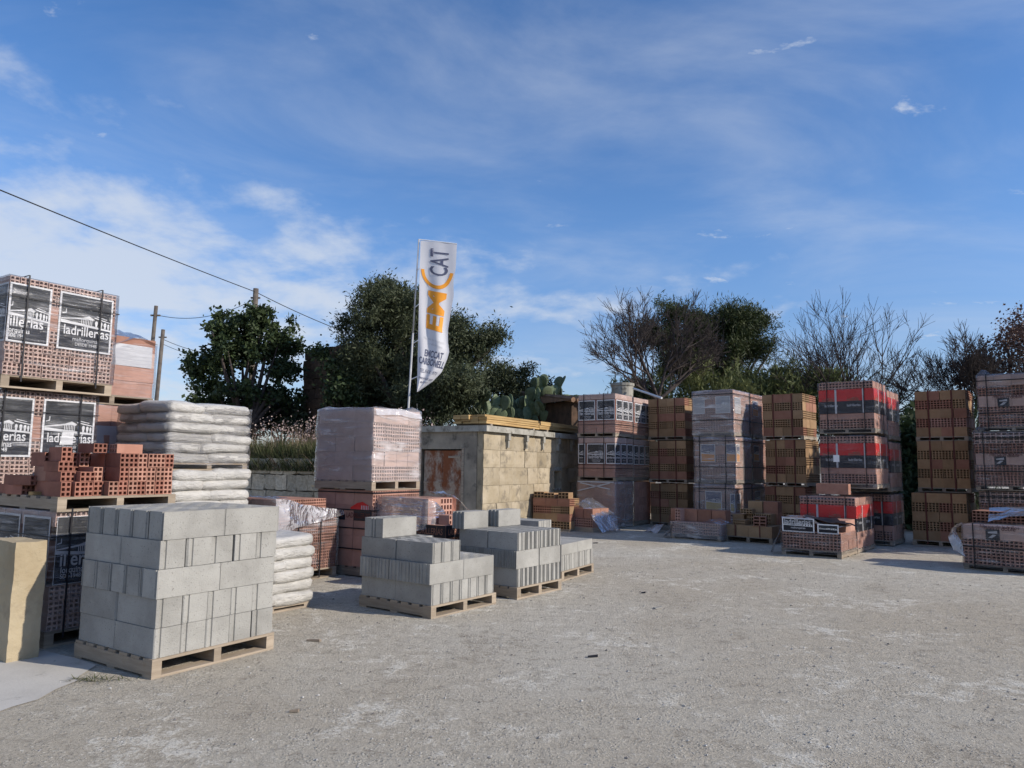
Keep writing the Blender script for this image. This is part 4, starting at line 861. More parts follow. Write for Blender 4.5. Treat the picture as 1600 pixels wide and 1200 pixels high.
for (x, y, z, w, l, h, ax, hn, rz) in ((.02, .12, .34, .24, .24, .19, 'x', (2, 3), .25), (.05, .56, .34, .3, .24, .10, 'x', (6, 2), 0), (.36, .70, .34, .3, .24, .19, 'y', None, 0), (.36, .40, .34, .3, .24, .22, 'x', (5, 3), 0), (.36, .14, .34, .3, .24, .22, 'x', (5, 3), 0), (.30, .5, .56, .26, .24, .09, 'x', (4, 2), .1), (.66, .1, .34, .26, .3, .24, 'y', None, 0), (.66, .42, .34, .26, .3, .24, 'y', None, 0), (.66, .1, .58, .26, .3, .22, 'y', None, 0), (.66, .42, .58, .26, .3, .22, 'y', None, 0)):
    link('brick', brick_mesh(w, l, h, ax, hn, random.choice(['tan', 'tan', 'redtan'])), t, (x, y, z+.001), (0, 0, rz))
x0, y0 = 5.49, 12.27
t = thing('brick_pack', 'low opened brick pack with crumpled dark printed sheet, before the red column', 'brick pack', (x0, y0, 0), 51, LOW); pallet(t, .98, .96, 0, .12, 'x', 'oldwood', False)
bricks(t, .98, .96, .12, [(0.15, 4, 4, 'x', (4, 3), 'pink'), (0.15, 4, 4, 'x', (4, 3), 'pink')], None, None); b = MB(); b.box(.1, .95, .1, .93, .121, .41); b.build('inner_bricks', 'darkbrick', t)
for i in range(3):
    for j in range(4):
        if i > 0 or j > 1: link('brick', brick_mesh(.3, .24, .19, 'x', (3, 3) if j == 1 else None, 'pink'), t, (.04+i*.3, j*.24, .421), (0, 0, 0))
s = print_sheet(t, 'L', .95, .40, .54, .24, .014, 'navy', (), .02); lettering(s, 'ladrillerías', .26, .13, .44, 'inkgrey', .015, .005, 1.25); lettering(s, 'mallorquinas', .27, .06, .24, 'inkgrey', .01, .005)
print_sheet(t, 'L', .36, .40, .34, .16, .014, 'navy', (), .02)
sheet_cloth('plastic_wrap', [(-.02, .95, .64), (-.02, .55, .63), (-.04, .25, .52), (-.03, .0, .50)], [(.4, .95, .66), (.4, .55, .66), (.35, .15, .55), (.15, -.16, .56)], 10, 14, .035, 'filmloose', t, 2, 5)
sheet_cloth('plastic_wrap', [(.05, .6, .66), (.05, .1, .57), (.1, -.12, .58)], [(.45, .6, .67), (.4, .05, .6), (.4, -.2, .52)], 8, 10, .045, 'black', t, 6, 6)
sheet_cloth('plastic_wrap', [(-.03, .98, .5), (-.08, 1.06, .25), (-.16, 1.12, .02)], [(.25, 1.0, .5), (.2, 1.12, .25), (.2, 1.2, .01)], 6, 8, .025, 'filmloose', t, 4, 5)
film_shell(t, .98, .96, .06, .42, .02, 'film', .014, False, 0, .07, 7)
# hollow brick pile by the shed and its half-wrapped neighbour
t = thing('brick_pile', 'small stepped pile of tan hollow bricks before the shed wall', 'brick pile', (1.345, 16.74, 0), 61.5, LOW)
b = MB(); b.box(0, .6, 0, .95, 0, .05); b.build('pallet', 'oldwood', t)
for k, (ax, hn, n) in enumerate((('x', (4, 3), 3), ('y', None, 3), ('x', (4, 3), 4), ('y', None, 3))):
    for i in range(2):
        for j in range(n): link('brick', brick_mesh(.27, 0.93/n, .17, ax if i == 0 or ax == 'y' else 'y', hn if ax == 'x' else (4, 4), random.choice(['tan', 'redtan'])), t, (i*.28, j*0.93/n, .05+k*.172), (0, 0, random.uniform(-.02, .02)))
for y, h in ((.66, .14), (.40, .12), (.04, .14)): link('brick', brick_mesh(.26, .26, h, 'x', (3, 2), 'tan'), t, (.02, y, .739), (0, 0, random.uniform(-.1, .1)))
t = thing('brick_pile', 'small orange brick pile under a draped plastic sheet beside the taped pack', 'brick pile', (1.86, 16.65, 0), 50, LOW)
b = MB(); b.box(0, .7, 0, .5, 0, .1); b.build('pallet', 'oldwood', t)
for i in range(2):
    for j in range(2): link('brick', brick_mesh(.33, .25, .22, 'x', (4, 4), 'pink'), t, (i*.34, j*.26, .1)); link('brick', brick_mesh(.33, .25, .2, 'y', None, 'terracotta'), t, (i*.34, j*.26, .321))
sheet_cloth('plastic_wrap', [(.1, .62, .62), (.05, .35, .56), (-.06, .0, .40), (-.1, -.3, .05)], [(.85, .6, .72), (.8, .2, .58), (.7, -.12, .40), (.6, -.35, .02)], 12, 14, .05, 'filmloose', t, 2, 4)
t = sheet_cloth('plastic_scrap', [(3.05, 17.0, .01), (3.25, 17.2, .1), (3.5, 17.3, .02)], [(3.3, 16.6, .01), (3.5, 16.7, .22), (3.75, 16.8, .02)], 10, 10, .05, 'filmloose', None, 3, 4); tag(t, 'crumpled clear plastic scrap on ground before the tan column', 'plastic scrap')

# ================================================================== the stone shed
SK = 1.055                                   # shed proportions below are for a 2.15 m wall; built a little larger
SX, SY, SA, SLX, SLY, SH, SZ = -0.55*SK, 14.5*SK, 62, 5.3, 1.95, 2.15, -0.082
t = thing('stone_shed', 'low yellow stone shed with flat roof and rusty door', 'shed', (SX, SY, SZ), SA); t.scale = (SK, SK, SK)
b = MB(); b.box(.02, SLX, .02, .16, 0, .95); b.box(.02, 3.35, .02, .16, .95, 1.35); b.box(3.75, SLX, .02, .16, .95, 1.35); b.box(.02, SLX, .02, .16, 1.35, SH)
b.box(SLX-.2, SLX, .16, SLY, 0, SH); b.box(.2, SLX-.2, SLY-.2, SLY, 0, SH); b.build('wall', 'limeblock', t)
b = MB(); b.box(0, .2, 0.161, .50, 0, SH); b.box(0, .2, 1.49, SLY, 0, SH); b.box(0, .2, .50, 1.49, 1.80, SH); b.build('wall', 'render', t)
for k in range(6):
    x = -.0; h = SH/6
    n = random.choice((8, 9, 10))
    ws = [SLX/n*(1+random.uniform(-.3, .3)) for _ in range(n)]; f = SLX/sum(ws); x = 0 if k % 2 == 0 else 0
    for i, w in enumerate(ws):
        w *= f
        if not (x < 3.75 and x+w > 3.35 and k*h < 1.35 and (k+1)*h > .95):
            b = MB(); g = .003; d = random.uniform(0, .016); nu, nv = 9, 5
            for a in range(nu):
                for c in range(nv):
                    def q(a, c):
                        xx = g+(w-2*g)*a/nu; zz = g+(h-2*g)*c/nv; e = 0 if 0 < a < nu and 0 < c < nv else .008
                        return (xx, -d+e+noise.noise(Vector((x+xx, zz+k*h, 1))*4)*.016+noise.noise(Vector((x+xx, zz+k*h, 5))*15)*.010, zz)
                    b.quad(q(a, c), q(a+1, c), q(a+1, c+1), q(a, c+1))
            b.box(g, w-g, .012, .03, g, h-g)
            b.build('stone_block', 'limeblock', t, (x, 0, k*h))
        x += w
for x in (3.30, 3.74): 
    b = MB(); b.box(x, x+.06, -.012, .15, .93, 1.37); b.build('window_jamb', 'limeblock', t)
b = MB(); b.box(3.3, 3.8, -.02, .15, 1.371, 1.45); b.build('lintel', 'cementgrey', t); b = MB(); b.box(3.36, 3.74, -.02, .15, .90, .949); b.build('window_sill', 'cementgrey', t)
rf = MB(); rf.box(-.06, SLX+.1, -.10, SLY+.05, SH+.001, SH+.12); rf = rf.build('roof', 'cementgrey', t)
for i in range(5):
    b = MB(); x = .9+i*.85; b.box(x, x+.10, -.085, .02, SH-.14, SH-.001); b.box(x+.02, x+.08, -.06, .02, SH-.30, SH-.141); b.build('bracket', 'cementgrey', t)
d = MB(); d.box(.05, .075, .54, 1.45, .02, 1.77); d = d.build('door', 'rust_door', t)
b = MB(); b.box(.035, .049, .54, 1.45, 1.1, 1.14); b.build('hinge_bar', 'rust_door', d); b = MB(); b.box(.03, .049, .56, .85, 1.62, 1.66); b.build('latch', 'oldwood', d); b = MB(); b.box(.04, .049, 1.0, 1.02, .05, 1.7); b.build('seam', 'rust_door', d)
b = MB(); b.box(-.02, .1, .45, .50, 0, 1.82); b.box(-.02, .1, 1.49, 1.56, 0, 1.82); b.build('door_frame', 'oldwood', t)
# planks on the roof
t = thing('plank_stack', 'stack of long yellow planks lying on the shed roof', 'planks', (SX, SY, SZ+SK*(SH+.121)), SA-1); t.scale = (SK, SK, SK)
for k in range(4):
    for i in range(2):
        for j in range(4):
            b = MB(); L = 2.4 if i == 0 else 2.55; b.box(0, L, 0, .19, 0, .042)
            b.build('plank', 'plank', t, (.25+i*2.44+random.uniform(-.04, .04), .10+j*.2+random.uniform(-.01, .01), .06+k*.046), (0, random.uniform(-.004, .004), random.uniform(-.006, .006)))
for x in (.4, 2.3, 3.0, 4.7): b = MB(); b.box(x, x+.08, .08, .9, 0, .058); b.build('batten', 'oldwood', t)

# ================================================================== bank, rubble wall, ruin, roof behind
SLY *= SK
C0 = Vector((SX, SY, 0)); RD = Vector((math.cos(R(SA)), math.sin(R(SA)), 0)); LD = Vector((-RD.y, RD.x, 0))
def SP(r, l, z=0): return C0+RD*r+LD*l+Vector((0, 0, z))
b = MB(); nx, ny = 36, 14
for j in range(ny+1):
    for i in range(nx+1):
        l = SLY+.1+i*11/nx; r = .35+j*13/ny; p = SP(r, l)
        z = 1.55+.25*min(r/4, 1)+.12*noise.noise(p*.8)
        b.v.append((p.x, p.y, z))
for j in range(ny):
    for i in range(nx): a = j*(nx+1)+i; b.f.append((a, a+nx+1, a+nx+2, a+1)); b.m.append(0)
struct(b.build('earth_bank', 'soil', smooth=True))
t = thing('rubble_wall', 'old rubble stone wall holding the grassy bank beside the shed', 'wall', SP(0.25, SLY+.1), SA)
b = MB(); b.box(.08, .4, 0, 10.5, 0, 1.50); b.build('wall', 'rubble', t)
def stone_mesh(seed):
    bm = bmesh.new(); bmesh.ops.create_cube(bm, size=1); bmesh.ops.subdivide_edges(bm, edges=bm.edges[:], cuts=1, use_grid_fill=True)
    for v in bm.verts: v.co = v.co*(1-.13*(v.co.length-.5))+noise.noise_vector(v.co*2+Vector((seed, 0, 0)))*.12
    me = bpy.data.meshes.new('stone'); bm.to_mesh(me); bm.free(); me.materials.append(MAT['rubble']); return me
STM = [stone_mesh(s) for s in (1.1, 4.2, 7.7, 9.3, 12.8)]
y = 0
for k in range(4):
    y = random.uniform(-.1, .1)
    while y < 6.0:
        w = random.uniform(.28, .62); h = 1.6/4
        link('stone', random.choice(STM), t, (.06, y+w/2, k*h+h/2), (0, 0, 0), (.24, w*.98, h*.98)); y += w
t = thing('flat_stone_pile', 'pile of flat brown stones stacked against the bank', 'stone pile', SP(-.35, 3.7), SA)
for k in range(13): link('flat_stone', random.choice(STM), t, (random.uniform(-.05, .05), random.uniform(-.12, .12), .06+k*.135), (0, 0, random.uniform(-.3, .3)), (.45, random.uniform(.5, .75), .14))
RST = []
for me in STM: q_ = me.copy(); q_.materials.clear(); q_.materials.append(MAT['ruin']); RST.append(q_)
t = thing('stone_ruin', 'dark ruined stone house wall overgrown behind the bank', 'ruin', tuple(at(474, 700, 23.6).xy)+(1.3,), SA-14)
b = MB(); b.box(0.1, 2.5, -2.9, -.1, 0, 3.75); b.build('wall', 'ruin', t)
for k in range(12):
    y = -3.0
    while y < 0:
        w = random.uniform(.25, .6); h = .32
        o = link('stone', random.choice(RST), t, (.06, min(y+w/2, -.1), k*h+h/2), (0, 0, 0), (.26, w, h)); y += w
t = thing('farm_roof', 'low farm building with brown tiled roof behind the back row', 'building', tuple(at(893, 700, 22.0).xy)+(0,), SA-30)
b = MB(); b.box(0, 3.4, 0, 2.4, 0, 3.45); b.build('wall', 'ruin', t)
rf = MB(); rf.poly([(-.2, -.2, 3.451), (3.6, -.2, 3.451), (3.6, 2.6, 3.85), (-.2, 2.6, 3.85)]); rf.poly([(-.2, -.2, 3.451), (-.2, 2.6, 3.85), (-.2, 2.6, 3.452)]); rf.poly([(3.6, -.2, 3.451), (3.6, 2.6, 3.452), (3.6, 2.6, 3.85)]); rf = rf.build('roof', 'rooftile', t)
for i in range(18):
    b = MB(); b.tube([(0, 0, 0), (0, 2.85, .405)], .085, 6); b.build('tile_row', 'rooftile', rf, (-.1+i*.215, -.22, 3.47))
t = thing('concrete_drum', 'round pale concrete tank on the brown tiled roof', 'tank', tuple(at(973, 700, 22.0).xy)+(3.4,), 0)
b = MB(); n = 20
b.tube([(0, 0, 0), (0, 0, .5), (0, 0, .52), (0, 0, .6), (0, 0, .601), (0, 0, .4)], [.31, .335, .36, .36, .31, .30], n, True); b.build('drum', 'cementgrey', t)
pa, pb_ = at(990, 607, 21.6), at(1034, 622, 20.5); b = MB(); b.tube([pa, pb_], .035, 6); tag(b.build('pale_beam', 'white'), 'thin pale beam sloping down beside the concrete tank', 'beam')
# ================================================================== flag
FY = 11.2
pt_ = at(654.5, 374, FY); pb_ = at(637, 655, FY); dirv = (pb_-pt_); base = pt_+dirv*((pt_.z)/(-dirv.z))
t = thing('banner_flag', 'tall white advertising flag with orange and grey lettering on a thin pole', 'flag', tuple(base))
rel = lambda p: Vector(p)-base
b = MB(); b.tube([rel(base), rel(pt_.lerp(base, .3))], [.019, .016], 10); b.tube([rel(pt_.lerp(base, .3)), rel(pt_)], [.013, .012], 10); b.build('pole', 'metal', t, smooth=True)
LE = [(657, 376), (655.5, 440), (654, 500), (652.5, 560), (651.5, 612)]
RE = [(714, 381), (712, 420), (708.5, 440), (709, 462), (705, 485), (700, 515), (700, 535), (702, 549), (699, 561), (690, 582), (676, 596), (662, 606), (652.5, 612.5)]
def poly(pl, t_):
    ys = [q[1] for q in pl]; L = [0]
    for a, c in zip(pl, pl[1:]): L.append(L[-1]+math.hypot(c[0]-a[0], c[1]-a[1]))
    d = t_*L[-1]
    for i in range(len(pl)-1):
        if d <= L[i+1] or i == len(pl)-2:
            f = (d-L[i])/(L[i+1]-L[i]); return pl[i][0]+(pl[i+1][0]-pl[i][0])*f, pl[i][1]+(pl[i+1][1]-pl[i][1])*f
def flagp(s, v):
    """s across from the pole, v down"""
    a = poly(LE, v); c = poly(RE, v)
    px = a[0]+(c[0]-a[0])*s; py = a[1]+(c[1]-a[1])*s
    w = .045*math.sin(5.2*s+3.0*v+.4)*(.25+v)*s+.03*math.sin(11*s-4*v)*(v+.15)+.10*s*s*max(0, v-.62)*2.2
    return rel(at(px, py, FY-.02+w))
b = MB(); nu, nv = 22, 70
for j in range(nv+1):
    for i in range(nu+1): b.v.append(tuple(flagp(i/nu, j/nv)))
for j in range(nv):
    for i in range(nu): a = j*(nu+1)+i; b.f.append((a, a+nu+1, a+nu+2, a+1)); b.m.append(0)
def flagcloth():
    mt, tt, bs = newmat('flagcloth'); bs.inputs['Base Color'].default_value = (0.74, 0.74, 0.77, 1); bs.inputs['Roughness'].default_value = 0.7
    tr = N('ShaderNodeBsdfTranslucent', tt); tr.inputs[0].default_value = (.7, .7, .74, 1); ms = N('ShaderNodeMixShader', tt); ms.inputs[0].default_value = 0.3
    tt.links.new(bs.outputs[0], ms.inputs[1]); tt.links.new(tr.outputs[0], ms.inputs[2]); tt.links.new(ms.outputs[0], tt.nodes['Material Output'].inputs[0]); return mt
MAT['flag'] = flagcloth()
cloth = b.build('banner', 'flag', t, smooth=True)
def on_flag(me, f, mat):
    m2 = me.copy(); m2.materials.clear(); m2.materials.append(MAT[mat])
    for v in m2.vertices:
        s, w = f(v.co.x, v.co.y); p = flagp(s, w); e = .01
        n = (flagp(s+e, w)-flagp(s-e, w)).cross(flagp(s, w+e)-flagp(s, w-e)).normalized()
        if n.y > 0: n = -n
        v.co = p+n*.006
    return m2
def up_text(txt, s0, s1, v_bot, v_top, mat, bold):        # lettering that reads upwards along the flag
    me, w = text_mesh(txt, mat, bold, 3); ys = [v.co.y for v in me.vertices]; y0, y1 = min(ys), max(ys)
    f = lambda x, y: (s0+(s1-s0)*(1-(y-y0)/(y1-y0)) if False else s1-(s1-s0)*0-(s1-s0)*((y-y0)/(y1-y0)), v_bot+(v_top-v_bot)*((x+w/2)/w))
    link('lettering', on_flag(me, f, mat), cloth)
def row_text(txt, s0, s1, v, vh, mat, bold, slope=0.0):
    me, w = text_mesh(txt, mat, bold, 2); ys = [q.co.y for q in me.vertices]; y0, y1 = min(ys), max(ys)
    f = lambda x, y: (s0+(s1-s0)*((x+w/2)/w), v-vh*((y-y0)/(y1-y0))+slope*((x+w/2)/w))
    link('lettering', on_flag(me, f, mat), cloth)
up_text('CAT', .28, .80, .215, .045, 'blueink', .01)
up_text('EM', .26, .80, .565, .318, 'orange', .035)
b = MB(); K = 24
for k in range(K):
    a0, a1 = math.pi*k/K, math.pi*(k+1)/K
    q = lambda a, r: (.50-.46*r*math.cos(a), .185+.115*r*math.sin(a), 0)
    b.quad(q(a0, .80), q(a1, .80), q(a1, 1.0), q(a0, 1.0))
link('emblem', on_flag(b.mesh('emblem', 'orange'), lambda x, y: (x, y), 'orange'), cloth)
row_text('Materials de construcció', .20, .86, .635, .016, 'inkgrey', 0); row_text('i reformes', .32, .78, .665, .016, 'inkgrey', 0)
row_text('EMCCAT', .24, .84, .748, .046, 'blueink', .02, -.012); row_text('CARBONELL', .06, .98, .806, .046, 'blueink', .02, -.02)
row_text('TEL./FAX: 971', .14, .88, .862, .026, 'blueink', 0, -.02); row_text('www.emccat.com', .12, .92, .908, .018, 'blueink', .005, -.02); row_text('Mallorca', .3, .8, .935, .016, 'blueink', .005, -.02)
for f in (.18, .42, .66, .90):
    p = flagp(0, f); d_ = (rel(base)-rel(pt_)); q = rel(pt_)+d_*(((rel(pt_)).z-p.z+.05)/(-d_.z)); b = MB(); b.tube([q, p], .007, 6); b.build('tie', 'white', t)
b = MB(); b.tube([rel(pt_), flagp(1, 0)], .008, 6); b.build('top_rod', 'white', t)

# ================================================================== poles and wires
def pole(label, top, Y, r, lean=0):
    p = at(top[0], top[1], Y); t = thing('utility_pole', label, 'utility pole', (p.x+lean, p.y, 0), 0, 'wooden utility poles')
    b = MB(); b.tube([(0, 0, 0), (-lean*.5, 0, p.z*.5), (-lean, 0, p.z)], [r*1.25, r*1.1, r], 10); b.build('pole_shaft', 'pole', t, smooth=True)
    b = MB(); b.box(-lean-.16, -lean+.16, -.03, .03, p.z-.35, p.z-.30); b.build('bracket', 'pole', t); return p
p1 = pole('taller leaning utility pole behind the torn brick pack', (244, 478), 24, .062, -.18)
p2 = pole('shorter utility pole just right of the taller one', (255, 515), 30, .078, -.2)
p3 = pole('utility pole rising out of the dark round tree', (400, 451), 24.5, .09)
def wire(label, a, c, sag, r=.012):
    pts = [Vector(a).lerp(Vector(c), i/20)-Vector((0, 0, sag*4*(i/20)*(1-i/20))) for i in range(21)]
    b = MB(); b.tube(pts, r, 5); tag(b.build('overhead_wire', 'wire'), label, 'wire', 'overhead wires')
wire('long dark wire running up to the upper left over the packs', (p3-Vector((0, 0, .12))).lerp(at(-60, 262, 13), 1.9), p3-Vector((0, 0, .12)), .12, .014)
wire('wire descending from the round tree pole to the big dark tree', p3-Vector((0, 0, .12)), at(545, 521, 27), .06, .014)
wire('thin wire between the taller pole and the round tree pole', p1-Vector((0, 0, .3)), p3-Vector((0, 0, .35)), .35, .010)
wire('thin wire from the shorter pole toward the round tree', p2-Vector((0, 0, .4)), at(330, 552, 34), .1, .012)
wire('lower thin wire from the shorter pole toward the round tree', p2-Vector((0, 0, .6)), at(330, 560, 34), .1, .010)

# ================================================================== vegetation
def fast_mesh(name, V, nper, mat):
    """V (n, nper, 3) faces"""
    n = len(V); me = bpy.data.meshes.new(name); me.vertices.add(n*nper); me.vertices.foreach_set('co', V.reshape(-1).astype(np.float32))
    me.loops.add(n*nper); me.loops.foreach_set('vertex_index', np.arange(n*nper, dtype=np.int32)); me.polygons.add(n)
    me.polygons.foreach_set('loop_start', np.arange(0, n*nper, nper, dtype=np.int32)); me.polygons.foreach_set('loop_total', np.full(n, nper, dtype=np.int32))
    me.materials.append(MAT[mat]); me.update(); me.validate(); return me
def unit(n, rg):
    v = rg.normal(size=(n, 3)); return v/np.linalg.norm(v, axis=1, keepdims=True)
def leaf_faces(C, rg, size, aspect=0.5, up=0.0, spread=None):
    n = len(C); d = unit(n, rg); d[:, 2] += up; d /= np.linalg.norm(d, axis=1, keepdims=True); e = np.cross(d, unit(n, rg)); e /= np.linalg.norm(e, axis=1, keepdims=True)
    s = size*(.45+1.1*rg.random((n, 1))**1.6); a = d*s; c = e*s*aspect*.5
    return np.stack([C, C+a*.5+c, C+a, C+a*.5-c], 1)
def clump_points(lobes, n_cl, per, rg, rad=(0.22, 0.5), shell=0.55, flat=1.0, cull=None):
    vol = np.array([l[3]*l[4]*l[5] for l in lobes])**.67; pick = rg.choice(len(lobes), n_cl, p=vol/vol.sum()); L = np.array(lobes)[pick]
    u = unit(n_cl, rg); r = rg.random((n_cl, 1))**shell*rg.uniform(.8, 1.17, (n_cl, 1)); cc = L[:, :3]+u*r*L[:, 3:6]
    if cull is not None: cc = cc[cull(cc)]
    n = len(cc); rr = rg.uniform(rad[0], rad[1], (n, 1, 1)); off = rg.normal(size=(n, per, 3))*.5*np.array([1, 1, flat]); P = (cc[:, None, :]+off*rr).reshape(-1, 3)
    return cc, P
def limbs(b, base, targets, r0, rg, n=7):
    for q in targets:
        q = Vector(q); mid = base.lerp(q, .5)+Vector((rg.uniform(-.3, .3), rg.uniform(-.3, .3), rg.uniform(0, .35))); pts = []
        for k in range(n+1):
            f = k/n; p = base.lerp(mid, f).lerp(mid.lerp(q, f), f); pts.append(p+Vector(rg.normal(size=3))*.04*f)
        b.tube(pts, [max(r0*(1-.85*k/n), .012) for k in range(n+1)], 6, False)
def leafy(name, label, cat, base, lobes, n_cl, per, size, mat, bark='bark', r0=.16, seed=1, aspect=.5, rad=(.22, .5), up=0.0, group='evergreen trees behind the yard', nl=14, fork=None, shell=.55, flat=1.0):
    rg = np.random.default_rng(seed); base = Vector(base); t = thing(name, label, cat, tuple(base), 0, group)
    lob = []
    for l in lobes:                         # every mass breaks up into smaller boughs round its outline
        c = np.array((l[0]-base.x, l[1]-base.y, l[2]-base.z)); r = np.array(l[3:6]); lob.append((*c, *(r*.80)))
        for u in unit(6, rg): f = rg.uniform(.24, .42); lob.append((*(c+u*r*rg.uniform(.78, 1.02)), *(r*f)))
    cc, P = clump_points(lob, n_cl, per, rg, rad, shell, flat)
    link('crown', fast_mesh('crown', leaf_faces(P, rg, size, aspect, up), 4, mat), t)
    b = MB(); fork = fork or min(l[2] for l in lob)*.55; top = Vector((0, 0, max(fork, .3)))
    b.tube([(0, 0, -.1), (r0*.3, 0, top.z*.5), tuple(top)], [r0*1.3, r0*1.05, r0], 9); limbs(b, top, [tuple(cc[i]) for i in rg.choice(len(cc), min(nl, len(cc)), False)], r0*.6, rg); b.build('trunk', bark, t, smooth=True); return t
def lobe(px, py, Y, rx, rz, ry=None): p = at(px, py, Y); return (p.x, p.y, p.z, rx, ry or rx, rz)
Y = 22.5
leafy('carob_tree', 'round dark green leafy tree around the utility pole', 'tree', (at(385, 640, Y).x, Y, 1.4), [lobe(385, 545, Y, 1.25, 1.1), lobe(338, 570, Y, .85, .75), lobe(437, 530, Y, .7, .75), lobe(400, 500, Y, .75, .5), lobe(322, 605, Y, .55, .45), lobe(450, 575, Y, .5, .5), lobe(355, 515, Y, .7, .45), lobe(375, 615, Y, 1.1, .55), lobe(330, 630, Y, .7, .35), lobe(440, 620, Y, .6, .3)], 560, 42, .13, 'carob', 'darkbark', .17, 5, .6, (.09, .22), shell=.62)
Y = 21.2
leafy('olive_tree', 'huge dark olive tree behind the white flag', 'tree', (at(640, 640, Y).x, Y, 1.5), [lobe(620, 530, Y, 1.7, 1.4), lobe(612, 478, Y, 1.1, .75), lobe(572, 512, Y, .75, .8), lobe(712, 528, Y, 1.2, .95), lobe(745, 550, Y, .65, .7), lobe(660, 600, Y, 2.2, .9), lobe(578, 580, Y, .95, 1.0), lobe(545, 600, Y, .6, .6), lobe(640, 485, Y+.8, 1.1, .75), lobe(700, 590, Y-.6, 1.4, .9)], 1900, 75, .115, 'olive', 'darkbark', .3, 9, .28, (.16, .36), .3, nl=20)
leafy('olive_bush', 'smaller dark bushy tree sloping down to the cactus', 'tree', (at(800, 640, 25).x, 25, 1.5), [lobe(790, 592, 25, .85, .6), lobe(828, 612, 25, .7, .4), lobe(775, 605, 25, .9, .65), lobe(815, 625, 25, 1.0, .45)], 330, 70, .12, 'olive', 'darkbark', .14, 12, .35, (.18, .4), .2)
leafy('ruin_ivy', 'dark ivy bush covering the ruined stone wall', 'bush', (at(525, 640, 20.9).x, 20.9, 1.5), [lobe(535, 580, 20.9, .45, .5, .3), lobe(540, 620, 20.7, .6, .5, .3), lobe(505, 552, 21, .45, .10, .3)], 60, 60, .12, 'carob', 'darkbark', .06, 15, .6, (.14, .3))
leafy('verge_bush', 'tall dark undergrowth between wrapped pack and the shed roof', 'bush', (at(685, 650, 20.6).x, 20.6, 1.5), [lobe(675, 640, 20.4, .9, .55), lobe(640, 625, 20.6, .8, .7), lobe(725, 645, 21, .7, .4)], 170, 60, .2, 'olive', 'darkbark', .05, 16, .16, (.2, .4), .9)
leafy('verge_bush', 'dark thicket behind the dry stalks on the bank', 'bush', (at(440, 650, 24).x, 24, 1.5), [lobe(420, 640, 24, 1.3, .55), lobe(465, 650, 24, .9, .5), lobe(390, 660, 24, 1.2, .6), lobe(350, 655, 24, 1.1, .5), lobe(480, 670, 24, 1.0, .6)], 330, 50, .16, 'olive', 'darkbark', .05, 17, .3, (.15, .4), .4)
leafy('gap_bush', 'black green bush low in the gap beside the red column', 'bush', (at(1425, 800, 18.5).x, 18.5, 0), [lobe(1415, 800, 18.5, .8, .7), lobe(1435, 740, 18.7, .8, .9), lobe(1420, 690, 19, .8, .7), lobe(1465, 700, 19, .8, 1.0), lobe(1400, 745, 19, .6, .9)], 300, 55, .17, 'carob', 'darkbark', .05, 18, .5, (.15, .4), .2, 'shrubs behind the back row')
for i, (x_, y_) in enumerate(((14.3, 12.3), (14.9, 14.0), (15.6, 15.8))):  # unseen trees right of the view, added to shade the back row
    leafy('added_shade_tree', ['nearest leafy tree added out of view to shade the packs', 'second leafy tree added out of view to shade the packs', 'farthest leafy tree added out of view to shade the packs'][i], 'tree', (x_, y_, 0), [(x_, y_, 4.6, 1.3, 1.3, 1.7), (x_, y_, 2.6, 1.5, 1.4, 1.6), (x_+.2, y_+.3, 1.0, 1.5, 1.4, 1.0)], 330, 45, .26, 'carob', 'darkbark', .16, 80+i, .5, (.25, .5), group='unseen trees added to shade the back row')
Y = 27
leafy('pine_tree', 'dense dark pine rising behind the tan brick column', 'tree', (at(1120, 640, Y).x, Y, 0), [lobe(1165, 525, Y, 1.05, 1.1), lobe(1150, 495, Y, .8, .5), lobe(1185, 505, Y, .55, .5), lobe(1120, 545, Y, 1.2, 1.1), lobe(1095, 505, Y, .95, .7), lobe(1125, 510, Y, .7, .6), lobe(1050, 490, Y, .75, .45), lobe(1045, 530, Y, .75, .7), lobe(1070, 575, Y, 1.1, .9), lobe(1130, 590, Y, 1.2, .8), lobe(1005, 515, Y, .5, .35), lobe(1180, 545, Y, .5, .5)], 950, 90, .17, 'pine', 'bark', .22, 21, .16, (.2, .42), .45, nl=18)
for i, (px, py, Yq, rx, rz, mt) in enumerate(((1060, 605, 26, 1.3, .7, 'shrub'), (1125, 595, 25.5, 1.2, .75, 'shrub'), (1190, 600, 26, 1.2, .5, 'shrub'), (1225, 588, 25.5, 1.0, .6, 'shrub'), (1270, 600, 26, 1.1, .5, 'shrub'), (1000, 610, 26, .9, .4, 'olive'), (1410, 690, 24, 1.1, 1.6, 'carob'), (1335, 640, 25, 1.6, 1.0, 'carob'), (1500, 660, 23, 1.2, 1.5, 'carob'))):
    p = at(px, py, Yq)
    leafy('tall_shrub', ['light green shrub below the bare tree beside the tank', 'light green feathery shrub above the orange labelled pack', 'light green shrub above the sunlit wrapped pack', 'light green shrub above the tan pack between columns', 'light green shrub tucked behind the top red pack', 'dark shrub beside the concrete tank', 'dark shrub filling the gap right of the red column', 'dark shrub low behind the red column', 'dark shrub behind the right end tan column'][i], 'shrub', (p.x, Yq, 0), [(p.x, Yq, p.z, rx, rx, rz), (p.x, Yq, p.z-rz, rx*1.1, rx, rz*1.2), (p.x, Yq, max(p.z-2.4*rz, .7), rx*1.1, rx, rz*1.2)], 130, 55, .22, mt, 'darkbark', .06, 40+i, .16, (.2, .42), .9, 'shrubs behind the back row', 6)
